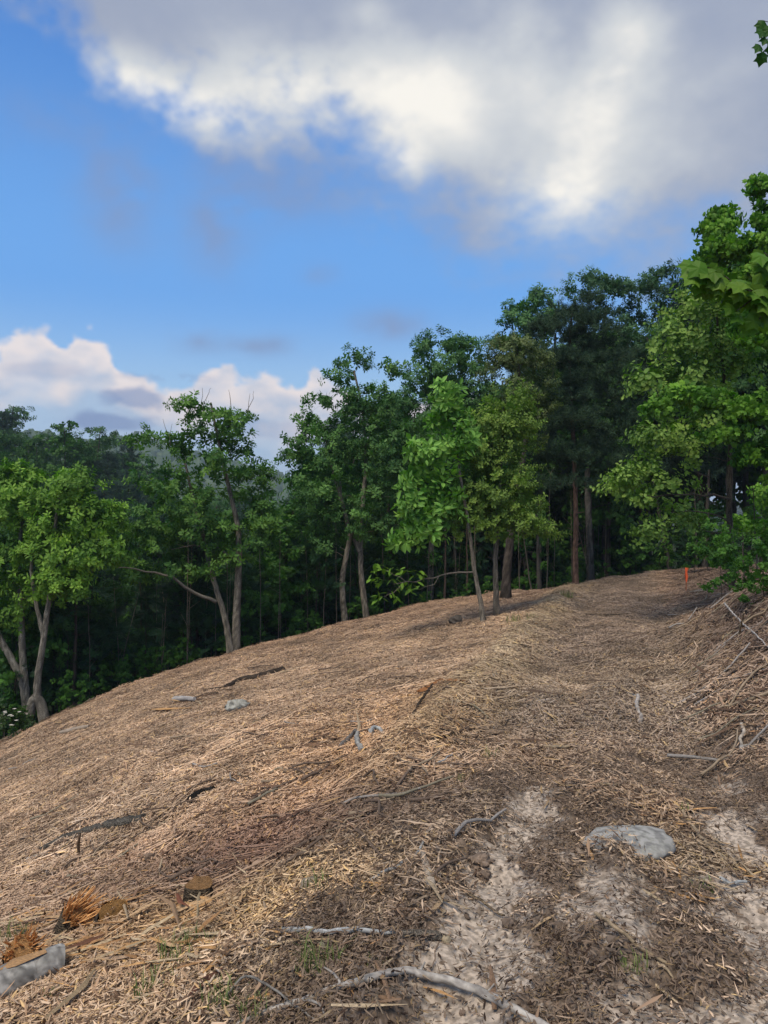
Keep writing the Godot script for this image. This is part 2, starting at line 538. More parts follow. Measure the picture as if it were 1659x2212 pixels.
func make_materials() -> void:
	var bark := noise_tex(0.03, 5, [[0.0, grey(0.30)], [0.38, grey(0.52)], [0.5, grey(0.8)], [0.62, Color(0.9, 0.92, 0.88)], [1.0, grey(1)]], 3, 4.0)
	var barkh := noise_tex(0.03, 4, [[0.0, grey(0.0)], [0.45, grey(0.4)], [0.55, grey(0.8)], [1.0, grey(1)]], 3, 4.0)
	var grain := noise_tex(0.02, 4, [[0.0, grey(0.45)], [0.45, grey(0.75)], [0.6, grey(0.95)], [1.0, grey(1)]], 8, 10.0)
	var soil := noise_tex(0.03, 6, [[0.0, grey(0.6)], [0.42, grey(0.76)], [0.55, grey(0.9)], [0.7, grey(0.98)], [1.0, grey(1)]], 14)
	var soilh := noise_tex(0.03, 6, [[0.0, grey(0)], [1.0, grey(1)]], 14)
	var stone := noise_tex(0.02, 7, [[0.0, grey(0.6)], [0.4, grey(0.8)], [0.5, Color(0.88, 0.89, 0.86)], [0.62, grey(0.98)], [1.0, grey(1)]], 21)
	var lichen := noise_tex(0.02, 5, [[0.0, grey(0.72)], [0.42, grey(0.84)], [0.58, Color(0.95, 0.96, 0.95)], [1.0, grey(1)]], 33)
	mat("bark", 0.92, Color.WHITE, bark, Vector3(3.2, 1.3, 3.2), barkh, 1.6)
	mat("birch", 0.85, Color.WHITE, lichen, Vector3(2.6, 2.6, 2.6))
	mat("wood", 0.8, Color.WHITE, grain, Vector3(3, 6, 6), grain, 0.3)
	mat("chip", 0.85)
	mat("soil", 0.97, Color.WHITE, soil, Vector3(1.7, 1.7, 1.7), soilh, 0.5, 0.0, true)
	mat("stone", 0.9, Color.WHITE, stone, Vector3(1.3, 1.3, 1.3), stone, 0.25)
	mat("leaf", 0.5, Color.WHITE, null, Vector3.ONE, null, 0, 0.8)
	mat("needle", 0.7, Color.WHITE, null, Vector3.ONE, null, 0, 0.15)
	mat("grass", 0.6, Color.WHITE, null, Vector3.ONE, null, 0, 0.5)
	mat("paint", 0.75)

# ------------------------------------------------------------------ foliage
func leaf_blade(b: Buf, at_: Vector3, dir: Vector3, side: Vector3, l: float, w: float, col: Color, fold := 0.25, droop := 0.15) -> void:
	var up := side.cross(dir).normalized()
	var m := at_ + dir * l * 0.45 - up * w * fold
	var t := at_ + dir * l - up * l * droop
	var ring := PackedVector3Array([at_, at_ + dir * l * 0.26 + side * w * 0.40, at_ + dir * l * 0.62 + side * w * 0.46 - up * l * droop * 0.35, t, at_ + dir * l * 0.62 - side * w * 0.46 - up * l * droop * 0.35, at_ + dir * l * 0.26 - side * w * 0.40])
	for k in 6:
		b.tri(m, ring[(k + 1) % 6], ring[k], col)

func palm_leaf(b: Buf, at_: Vector3, dir: Vector3, side: Vector3, l: float, col: Color) -> void:   # five pointed lobes
	var up := side.cross(dir).normalized()
	var o := at_ + dir * l * 0.42
	var pts := [[180, 0.40], [215, 0.36], [245, 0.47], [262, 0.38], [280, 0.40], [298, 0.56], [316, 0.40], [336, 0.42], [0, 0.62], [24, 0.42], [44, 0.40], [62, 0.56], [80, 0.40], [98, 0.38], [115, 0.47], [145, 0.36]]
	var ring := PackedVector3Array()
	for p in pts:
		var a := deg_to_rad(p[0])
		var r: float = p[1] * l
		ring.append(o + dir * r * cos(a) + side * r * sin(a) - up * (r * r / l * (0.55 + 0.25 * sin(a * 2.0))))
	for k in ring.size():
		b.tri(o, ring[k], ring[(k + 1) % ring.size()], col)

func make_clusters() -> void:
	for kind in ["oak", "big", "maple", "fine", "sparse", "pine", "feather"]:
		var list: Array[ArrayMesh] = []
		for variant in 4:
			var b := Buf.new()
			var count: int = {"oak": 12, "big": 9, "maple": 8, "fine": 20, "sparse": 9, "pine": 34, "feather": 26}[kind]
			for k in count:
				var f := (k + 0.5) / count
				var a := k * 2.4 + rf(-0.5, 0.5)
				var shade := rf(0.72, 1.2)
				var col := Color(shade * rf(0.9, 1.12), shade, shade * rf(0.8, 1.1))
				match kind:
					"pine":
						var base := Vector3(0, f * 0.16, 0)
						var dir := Vector3(cos(a), rf(0.3, 1.1), sin(a)).normalized()
						var s := dir.cross(rdir()).normalized() * 0.0045
						var tip := base + dir * rf(0.07, 0.11)
						b.tri(base - s, base + s, tip, col)
					"feather":
						var sgn := 1.0 if k % 2 == 0 else -1.0
						var base := Vector3(0, f * 0.34, 0)
						var dir := Vector3(sgn, 0.45, rf(-0.25, 0.1)).normalized()
						leaf_blade(b, base, dir, Vector3(-dir.y, dir.x, 0.15).normalized(), rf(0.09, 0.14) * (1.1 - f * 0.6), 0.022, col, 0.1, 0.2)
					_:
						var l: float = {"oak": 0.112, "big": 0.155, "maple": 0.15, "fine": 0.062, "sparse": 0.085}[kind] * rf(0.75, 1.2)
						var span: float = {"oak": 0.15, "big": 0.17, "maple": 0.2, "fine": 0.22, "sparse": 0.26}[kind]
						var base := Vector3(rf(-0.02, 0.02), f * span, rf(-0.02, 0.02))
						var dir := Vector3(cos(a), rf(-0.35, 0.55) + f * 0.5, sin(a)).normalized()
						var side := dir.cross(Vector3.UP).normalized().rotated(dir, rf(-0.5, 0.5))
						base += dir * l * 0.2
						if kind == "maple": palm_leaf(b, base, dir, side, l * 1.1, col)
						else: leaf_blade(b, base, dir, side, l, l * {"oak": 0.5, "big": 0.48, "fine": 0.62, "sparse": 0.7}[kind], col, 0.2, rf(0.05, 0.35))
			list.append(b.mesh())
		clusters[kind] = list

# A tree grown from its stems to the clumps of its crown. stems: [points, radius at the foot, radius at the end]; blobs: [centre, radii, clumps].
func grow(root: Node3D, stems: Array, blobs: Array, s: Dictionary) -> void:
	var sk_p := PackedVector3Array()
	var sk_r := PackedFloat32Array()
	var bark_col: Color = s.get("bark", Color(0.2, 0.18, 0.155))
	var bark: Material = M[s.get("bark_mat", "bark")]
	for st in stems:
		var fine: bool = s.get("sides", 14) > 8
		var p := smooth_line(st[0], 0.10 if fine else 0.3, 0.007 if fine else 0.02)
		var r := PackedFloat32Array()
		for k in p.size():
			var f := float(k) / (p.size() - 1)
			var flare: float = 1.0 + s.get("flare", 0.75) * exp(-p[0].distance_to(p[k]) / 0.16)
			r.append(lerpf(st[1] * 0.86, st[2], pow(f, 0.85)) * flare)
			if f > s.get("clear", 0.15) and (k % 2 == 0 or not fine):
				sk_p.append(p[k]); sk_r.append(r[k])
		var b := Buf.new()
		b.tube(p, r, s.get("sides", 14), bark_col, 0.055, true, rf(0, 9))
		if fine:                                   # plates and lichen of the bark
			var o := rf(0, 90)
			for k in b.v.size():
				var q := b.v[k] + b.n[k] * 0.05
				var tone := 0.5 + 0.85 * smoothstep(-0.35, 0.35, N3.get_noise_3d(q.x * 2.4 + o, q.y * 0.8, q.z * 2.4)) + 0.35 * N1.get_noise_3d(q.x * 4.0, q.y * 3.0 + o, q.z * 4.0)
				b.c[k] = Color(b.c[k].r * tone, b.c[k].g * tone, b.c[k].b * tone)
		part("trunk", b.mesh(), bark, root)
	var tips := PackedVector3Array()
	var outs := PackedVector3Array()
	var weight := PackedFloat32Array()
	var todo := []
	for bl in blobs:
		for k in int(bl[2]):
			var q := rdir() * pow(rf(0, 1), 0.42)
			var p: Vector3 = bl[0] + q * bl[1]
			var best := 1e9
			for j in range(0, sk_p.size(), 3): best = minf(best, sk_p[j].distance_squared_to(p))
			todo.append([best, p, (q * Vector3(1, 0.7, 1) + Vector3(0, 0.25, 0)).normalized(), bl[3] if bl.size() > 3 else 1.0])
	todo.sort_custom(func(a, c): return a[0] < c[0])
	var limbs := Buf.new()
	var rise: float = s.get("rise", 0.5)
	for td in todo:
		var p: Vector3 = td[1]
		var best := 1e9
		var bi := 0
		for j in sk_p.size():
			var v := p - sk_p[j]
			var cost := v.length() + maxf(0.0, -v.y + rise * Vector2(v.x, v.z).length() * 0.5) * 0.7 - minf(sk_r[j], 0.1) * 1.5
			if cost < best:
				best = cost; bi = j
		var a := sk_p[bi]
		var len := a.distance_to(p)
		if len < 0.05: continue
		var r0 := minf(sk_r[bi] * 0.75, s.get("limb", 0.011) * len + 0.006)
		var mid := a.lerp(p, 0.5) + Vector3(0, len * rf(-0.02, 0.16) * signf(rise), 0) + rdir() * len * 0.1
		var n := clampi(int(len / 0.22) + 2, 3, 9)
		var pts := PackedVector3Array()
		var rad := PackedFloat32Array()
		for k in n:
			var f := float(k) / (n - 1)
			pts.append(a.lerp(mid, f).lerp(mid.lerp(p, f), f) + (rdir() * 0.02 if k > 0 else Vector3.ZERO))
			rad.append(lerpf(r0, maxf(0.003, r0 * 0.3), f))
			if k > 0:
				sk_p.append(pts[k]); sk_r.append(rad[k])
		limbs.tube(pts, rad, 5 if r0 > 0.014 else 3, bark_col, 0.0, false)
		tips.append(p); outs.append(td[2]); weight.append(td[3])
		if len > 0.7:
			tips.append(pts[int(n * 0.6)]); outs.append(td[2]); weight.append(td[3] * 0.5)
	for e in s.get("extra", []):
		var p := smooth_line(e[0], 0.2, 0.03)
		var r := PackedFloat32Array()
		for k in p.size(): r.append(lerpf(e[1], e[2], float(k) / (p.size() - 1)))
		limbs.tube(p, r, 6, bark_col, 0.05, false)
	part("limbs", limbs.mesh(), bark, root).set_meta("kind", "stuff")
	# leaves
	var kind: String = s.get("leaf", "oak")
	var ts: Array = [[], [], [], []]
	var cs: Array = [PackedColorArray(), PackedColorArray(), PackedColorArray(), PackedColorArray()]
	var spread: float = s.get("spread", 0.26)
	var flat: float = s.get("flat", 0.6)
	var per: float = s.get("per", 9)
	var c0: Color = s.get("col", Color(0.06, 0.12, 0.03))
	var c1: Color = s.get("col2", Color(0.1, 0.18, 0.035))
	var size: float = s.get("size", 1.0)
	for k in tips.size():
		var tone := rf(0, 1)
		var m := int(round(per * weight[k] * rf(0.6, 1.35)))
		var out := outs[k]
		for j in m:
			var off := rdir() * pow(rf(0, 1), 0.5) * spread
			off.y *= flat
			var dir := (out * 0.9 + off / spread * 0.8 + Vector3(0, s.get("lift", 0.1), 0) + rdir() * 0.5).normalized()
			var bas := Basis(Quaternion(Vector3.UP, dir) if dir.y > -0.999 else Quaternion.IDENTITY) * Basis(Vector3.UP, rf(0, TAU))
			var z := size * rf(0.6, 1.25)
			var w := rng.randi() % 4
			ts[w].append(Transform3D(bas.scaled(Vector3(z, z, z)), tips[k] + off))
			var f := clampf(tone * 0.9 + rf(-0.1, 0.35), 0, 1.15)
			var cc := c0.lerp(c1, f) * (0.85 + 0.2 * tone)
			cs[w].append(Color(cc.r, cc.g, cc.b))
	for w in 4:
		if ts[w].size():
			var tt: Array[Transform3D] = []
			tt.assign(ts[w])
			scatter("crown_leaves", clusters[kind][w], M["needle" if kind in ["pine"] else "leaf"], root, tt, cs[w])

func smooth_line(p: Array, step: float, wob: float) -> PackedVector3Array:
	var out := PackedVector3Array()
	for k in p.size() - 1:
		var a: Vector3 = p[k]
		var b: Vector3 = p[k + 1]
		var a0: Vector3 = p[k - 1] if k > 0 else a * 2 - b
		var b1: Vector3 = p[k + 2] if k + 2 < p.size() else b * 2 - a
		var n := maxi(2, int(a.distance_to(b) / step))
		for j in n:
			var q := a.cubic_interpolate(b, a0, b1, float(j) / n)
			out.append(q + (rdir() * wob if j + k > 0 else Vector3.ZERO))
	out.append(p[-1])
	return out

# ------------------------------------------------------------------ the place
func _ready() -> void:
	rng.seed = 7
	for s in [[N1, 0.45, 3, 1], [N2, 1.7, 3, 2], [N3, 7.0, 3, 3], [N4, 22.0, 2, 4]]:
		s[0].noise_type = FastNoiseLite.TYPE_SIMPLEX_SMOOTH
		s[0].frequency = s[1]; s[0].fractal_octaves = s[2]; s[0].seed = s[3]
	var cam := Camera3D.new()
	cam.name = "camera"
	cam.position = EYE
	cam.rotation.x = pitch
	cam.fov = rad_to_deg(2 * atan(1106.0 / FOC))
	cam.near = 0.05
	cam.far = 3000
	add_child(cam)
	var env := Environment.new()
	env.background_mode = Environment.BG_SKY
	var pano := PanoramaSkyMaterial.new()
	pano.panorama = make_sky()
	env.sky = Sky.new()
	env.sky.sky_material = pano
	env.tonemap_mode = Environment.TONE_MAPPER_LINEAR
	env.tonemap_exposure = 2.1
	env.fog_enabled = true
	env.fog_density = 0.00055
	env.fog_light_color = Color(0.78, 0.87, 0.94)
	env.sdfgi_enabled = true
	env.ssao_enabled = true
	env.ssil_enabled = true
	var we := WorldEnvironment.new()
	we.name = "world_environment"
	we.environment = env
	add_child(we)
	var sun := DirectionalLight3D.new()
	sun.name = "sun"
	sun.light_energy = 0.5
	sun.light_color = Color(1.0, 0.93, 0.84)
	sun.light_angular_distance = 30.0
	sun.shadow_enabled = true
	sun.rotation_degrees = Vector3(-58, -28, 0)
	add_child(sun)
	survey()
	make_materials()
	make_clusters()
	for q in [[1060, 1490, 1.6, Color(0.68, 0.46, 0.27), 0.8], [930, 1570, 1.4, Color(0.72, 0.48, 0.28), 0.9],  [560, 1800, 1.0, Color(0.24, 0.135, 0.11), 0.9], [740, 1770, 0.8, Color(0.25, 0.15, 0.12), 0.85], [860, 1720, 0.6, Color(0.26, 0.18, 0.14), 0.7], [380, 1840, 0.8, Color(0.28, 0.19, 0.14), 0.6], [150, 1900, 0.6, Color(0.25, 0.17, 0.13), 0.6],
			[780, 1890, 0.5, Color(0.72, 0.52, 0.30), 0.85], [600, 1960, 0.4, Color(0.72, 0.52, 0.30), 0.8], [330, 2010, 0.5, Color(0.70, 0.48, 0.26), 0.8], [1430, 1775, 0.4, Color(0.62, 0.42, 0.25), 0.8], [1540, 1870, 0.45, Color(0.68, 0.53, 0.34), 0.9], [1400, 1300, 1.6, Color(0.36, 0.24, 0.18), 0.5],
			[640, 1640, 1.6, Color(0.82, 0.57, 0.35), 0.8], [820, 1600, 1.3, Color(0.82, 0.54, 0.32), 0.8], [450, 1700, 1.4, Color(0.74, 0.56, 0.39), 0.6], [200, 1790, 1.0, Color(0.74, 0.59, 0.43), 0.5], [950, 1780, 0.5, Color(0.27, 0.22, 0.16), 0.6], [700, 2080, 0.4, Color(0.25, 0.19, 0.14), 0.7]]:
		var g := ground(q[0], q[1])
		patches.append([Vector2(g.x, g.z), q[2], q[3], q[4]])
	build_ground()
	build_litter()
	build_trees()
	build_woods()
	build_hills()
	build_pieces()
	build_tufts()

func build_ground() -> void:
	var b := Buf.new()
	var rings := PackedFloat32Array([0.05, 0.5, 1.0])
	var r := 1.4
	while r < 42.0:
		rings.append(r); r *= 1.0085
	while r < 1600.0:
		rings.append(r); r *= 1.045
	var spokes := PackedFloat32Array()
	var a := -36.0
	while a < 36.0:
		spokes.append(a); a += 0.17
	while a < 324.0 - 0.1:
		spokes.append(a); a += 6.0
	var ns := spokes.size()
	for rr in rings:
		for sp in spokes:
			var t := deg_to_rad(sp)
			var x := sin(t) * rr
			var z := -cos(t) * rr
			var y := hgt(x, z)
			if rr < 9.0 and absf(sp) < 37.0:
				y += N4.get_noise_2d(x, z) * 0.006
			b.v.append(Vector3(x, y, z))
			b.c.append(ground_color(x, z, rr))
	for k in rings.size() - 1:
		for j in ns:
			var p0 := k * ns + j
			var p1 := k * ns + (j + 1) % ns
			b.i.append(p0); b.i.append(p0 + ns); b.i.append(p1)
			b.i.append(p1); b.i.append(p0 + ns); b.i.append(p1 + ns)
	b.smooth()
	if b.n[200 * ns + 40].y < 0:
		for k in b.n.size(): b.n[k] = -b.n[k]
		for k in range(0, b.i.size(), 3):
			var s := b.i[k]; b.i[k] = b.i[k + 1]; b.i[k + 1] = s
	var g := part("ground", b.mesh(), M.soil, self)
	tag(g, "sloping mulched clearing with a bare track along its upper right side", "ground", "", "structure")

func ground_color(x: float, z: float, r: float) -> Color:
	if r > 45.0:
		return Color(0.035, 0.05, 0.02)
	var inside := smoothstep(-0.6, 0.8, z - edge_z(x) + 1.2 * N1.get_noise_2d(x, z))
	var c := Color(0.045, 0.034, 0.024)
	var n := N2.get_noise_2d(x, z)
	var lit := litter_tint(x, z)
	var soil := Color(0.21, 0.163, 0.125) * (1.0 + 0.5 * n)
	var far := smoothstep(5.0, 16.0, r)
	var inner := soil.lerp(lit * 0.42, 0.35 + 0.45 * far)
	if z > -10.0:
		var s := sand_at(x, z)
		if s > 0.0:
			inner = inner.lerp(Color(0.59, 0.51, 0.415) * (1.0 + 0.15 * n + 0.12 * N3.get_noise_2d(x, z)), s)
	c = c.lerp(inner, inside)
	return Color(c.r, c.g, c.b)

func splinter(b: Buf, p: Vector3, dir: Vector3, l: float, w: float, th: float, col: Color) -> void:
	# a split sliver of wood: flat, tapering, a little bent, with broken ends
	var side := dir.cross(Vector3.UP)
	side = side.normalized() if side.length() > 0.05 else Vector3.RIGHT
	var up := side.cross(dir).normalized()
	var bend := rf(-0.08, 0.08) * l
	var e := [[-0.5, rf(0.15, 0.7)], [rf(-0.2, 0.2), 1.0], [0.5, rf(0.05, 0.6)]]
	var rows := []
	for k in 3:
		var o: Vector3 = p + dir * (e[k][0] * l) + (side * bend if k == 1 else Vector3.ZERO)
		var ww: float = w * 0.5 * e[k][1]
		rows.append([o + side * ww, o + up * th * e[k][1], o - side * ww, o - up * th * 0.4])
	for k in 2:
		for j in 4:
			var j2 := (j + 1) % 4
			b.quad(rows[k][j], rows[k][j2], rows[k + 1][j2], rows[k + 1][j], col * (1.0 if j < 2 else 0.9))
	b.tri(rows[0][0], rows[0][2], rows[0][1], col)
	b.tri(rows[2][0], rows[2][1], rows[2][2], col)

func chip_color() -> Color:
	var u := rf(0, 1)
	var c := Color(1, 1, 1)
	if u < 0.26: c = Color(1.35, 1.38, 1.36)
	elif u < 0.48: c = Color(0.85, 0.83, 0.80)
	elif u < 0.66: c = Color(0.50, 0.45, 0.42)
	elif u < 0.88: c = Color(0.22, 0.185, 0.175)
	elif u < 0.95: c = Color(0.72, 0.76, 0.82)
	else: c = Color(1.25, 0.95, 0.68)
	return c * rf(0.8, 1.15)

func build_litter() -> void:
	var meshes: Array[ArrayMesh] = []
	for variant in 12:
		var b := Buf.new()
		for k in (17 if variant < 10 else 4):
			var yaw := rf(0, TAU)
			var tilt := rf(-0.16, 0.16) if rng.randf() < 0.85 else rf(-0.7, 0.7)
			var l := pow(rf(0, 1), 2.4) * 0.115 + 0.016
			if variant == 9: l = rf(0.008, 0.045)
			if variant > 9:                       # long shredded strands
				l = rf(0.16, 0.42)
				yaw = rf(-0.3, 0.3)
				tilt = rf(-0.08, 0.10)
			var dir := Vector3(cos(yaw) * cos(tilt), sin(tilt), sin(yaw) * cos(tilt))
			var q := Vector2.from_angle(rf(0, TAU)) * sqrt(rf(0, 1)) * 0.16
			splinter(b, Vector3(q.x, rf(-0.004, 0.022) + absf(sin(tilt)) * l * 0.4, q.y), dir, l, rf(0.004, 0.014) * (0.75 + l * 4.0), rf(0.001, 0.004), chip_color())
		meshes.append(b.mesh())
	var ts: Array = []
	var cs: Array = []
	for k in 12:
		ts.append([]); cs.append(PackedColorArray())
	for k in 130000:
		var r := lerpf(1.5, 30.0, pow(rf(0, 1), 1.15))
		var a := deg_to_rad(rf(-37, 37))
		var x := sin(a) * r
		var z := -cos(a) * r
		if z < edge_z(x) + rf(-0.7, 0.5):
			continue
		var t := track(x, z)
		var keep := 1.0
		var sand := 0.0
		var bare := 0.0
		if r < 9.0:
			sand = sand_at(x, z)
			bare = (1.0 - smoothstep(1.5, 2.6, absf(t - 0.6))) * (1.0 - smoothstep(4.8, 8.0, r))
			keep -= bare * (0.80 + 0.3 * smoothstep(-0.3, 0.3, N2.get_noise_2d(x * 0.8 + 20.0, z * 0.8)))
			keep -= 0.9 * sand
			var heap := 0.0
			for q in patches:
				if q[2].r > 0.6: heap = maxf(heap, exp(-pow((Vector2(x, z) - q[0]).length() / q[1], 2.0) * 1.5))
			keep += heap * 0.9
		keep -= 0.65 * smoothstep(0.05, 0.4, N2.get_noise_2d(x * 0.55 - 40.0, z * 0.55)) * (1.0 if r > 3.0 else 0.6)
		var turn := rf(0, TAU)
		var tint := litter_tint(x, z) * rf(0.78, 1.18)
		var w := rng.randi() % 9
		var z_ := rf(0.75, 1.3) * (0.82 if r < 4.5 else 1.0 + 0.008 * r)
		if rng.randf() > keep:
			# trampled crumbs of bark and rotten wood on the bare track
			if sand > 0.3 and rng.randf() < 0.86: continue
			if rng.randf() < 0.42: continue
			w = 9
			z_ = rf(0.6, 1.1)
			tint = Color(0.25, 0.19, 0.14).lerp(tint, 0.3 if bare < 0.5 else 0.0) * rf(0.5, 1.2)
		elif rng.randf() < (0.55 if absf(t + 0.2) < 0.9 else 0.25):
			w = 9
			z_ = rf(0.9, 1.4)
		elif rng.randf() < (0.06 if t < 0.8 or r < 5.0 else 0.2) and r > 4.0:
			w = 10 + rng.randi() % 2
			turn = rf(-0.6, 0.6) + (rf(0, TAU) if t > 0.8 else 0.35)
		var hh := hgt(x, z)
		var bas := Basis(Quaternion(Vector3.UP, up_at(x, z, hh))) * Basis(Vector3.UP, turn)
		bas = bas.scaled_local(Vector3(z_, 1.0, z_ * 0.85))
		ts[w].append(Transform3D(bas, Vector3(x, hh + rf(-0.008, 0.01), z)))
		cs[w].append(Color(tint.r, tint.g, tint.b))
	var root := thing("wood_chip_mulch", "shredded tan and brown wood strands covering the whole clearing", "mulch", Vector3.ZERO, "", "stuff")
	for k in 12:
		var tt: Array[Transform3D] = []
		tt.assign(ts[k])
		if tt.size(): scatter("wood_chips", meshes[k], M.chip, root, tt, cs[k])
	# dirt crumbs on the bare track
	var b := Buf.new()
	lump(b, Vector3.ZERO, Vector3(0.5, 0.3, 0.42), 4, 1.1, Color.WHITE, 3)
	b.smooth()
	var ct: Array[Transform3D] = []
	var cc := PackedColorArray()
	for k in 9000:
		var r := lerpf(1.8, 8.0, pow(rf(0, 1), 1.3))
		var a := deg_to_rad(rf(-20, 34))
		var x := sin(a) * r
		var z := -cos(a) * r
		var t := track(x, z)
		if absf(t - 0.1) > 1.7 or rng.randf() > 0.35 + 0.9 * N2.get_noise_2d(x * 1.3, z * 1.3) + 0.5 * exp(-pow((t - 0.14) / 0.2, 2.0)):
			continue
		var s := 0.005 + 0.03 * pow(rf(0, 1), 6.0)
		ct.append(Transform3D(Basis.from_euler(Vector3(rf(-0.4, 0.4), rf(0, 6), rf(-0.4, 0.4))).scaled(Vector3(s, s, s)), Vector3(x, hgt(x, z) + s * 0.15, z)))
		cc.append(Color(0.19, 0.145, 0.11) * rf(0.6, 1.2) if rng.randf() < 0.93 else Color(0.3, 0.24, 0.18))
	var cr := thing("dirt_crumbs", "small crumbs and clods of dark soil loose on the track", "soil", Vector3.ZERO, "", "stuff")
	scatter("crumbs", b.mesh(), M.chip, cr, ct, cc)

func lump(b: Buf, p: Vector3, r: Vector3, rings: int, rough: float, col: Color, seed_: int, bas := Basis.IDENTITY) -> void:
	var fn := FastNoiseLite.new()
	fn.seed = seed_
	fn.frequency = 0.8
	fn.fractal_octaves = 3
	var seg := rings * 2
	var k0 := b.v.size()
	for k in rings + 1:
		var th := PI * k / rings
		for j in seg:
			var ph := TAU * j / seg
			var d := Vector3(sin(th) * cos(ph), cos(th), sin(th) * sin(ph))
			var f := 1.0 + rough * fn.get_noise_3dv(d * 1.6) * 1.6
			b.v.append(p + bas * (d * r * f)); b.c.append(col)
	for k in rings:
		for j in seg:
			var p0 := k0 + k * seg + j
			var p1 := k0 + k * seg + (j + 1) % seg
			b.i.append(p0); b.i.append(p1); b.i.append(p0 + seg)
			b.i.append(p1); b.i.append(p1 + seg); b.i.append(p0 + seg)

# ------------------------------------------------------------------ trees one can tell apart
func bl(d: float, list: Array) -> Array:
	var out := []
	for q in list:
		var k := d / FOC
		out.append([at(q[0], q[1], d + (q[5] if q.size() > 5 else rf(-0.15, 0.15) * q[2] * k)), Vector3(q[2] * k, q[3] * k, q[2] * k * 0.9), q[4]])
	return out

func stem(d: float, pts: Array, r0: float, r1: float, sink := true) -> Array:
	var out := []
	for q in pts:
		out.append(at(q[0], q[1], d + (q[2] if q.size() > 2 else 0.0)))
	if sink:
		var f: Vector3 = out[0]
		f.y = minf(f.y, hgt(f.x, f.z)) - 0.1
		out[0] = f
	return [out, r0, r1]

func moved(list: Array, o: Vector3) -> Array:
	var out := []
	for q in list:
		var e: Array = q.duplicate()
		if e[0] is Array: e[0] = e[0].map(func(p): return p - o)
		else: e[0] = e[0] - o
		out.append(e)
	return out

func tree(called: String, label: String, category: String, foot: Vector3, stems: Array, blobs: Array, s: Dictionary, group := "") -> Node3D:
	var t := thing(called, label, category, foot, group)
	var e := s.duplicate()
	if e.has("extra"): e.extra = moved(e.extra, foot)
	grow(t, moved(stems, foot), moved(blobs, foot), e)
	return t

const GREY_BARK := Color(0.45, 0.42, 0.37)
const DARK_BARK := Color(0.15, 0.125, 0.11)

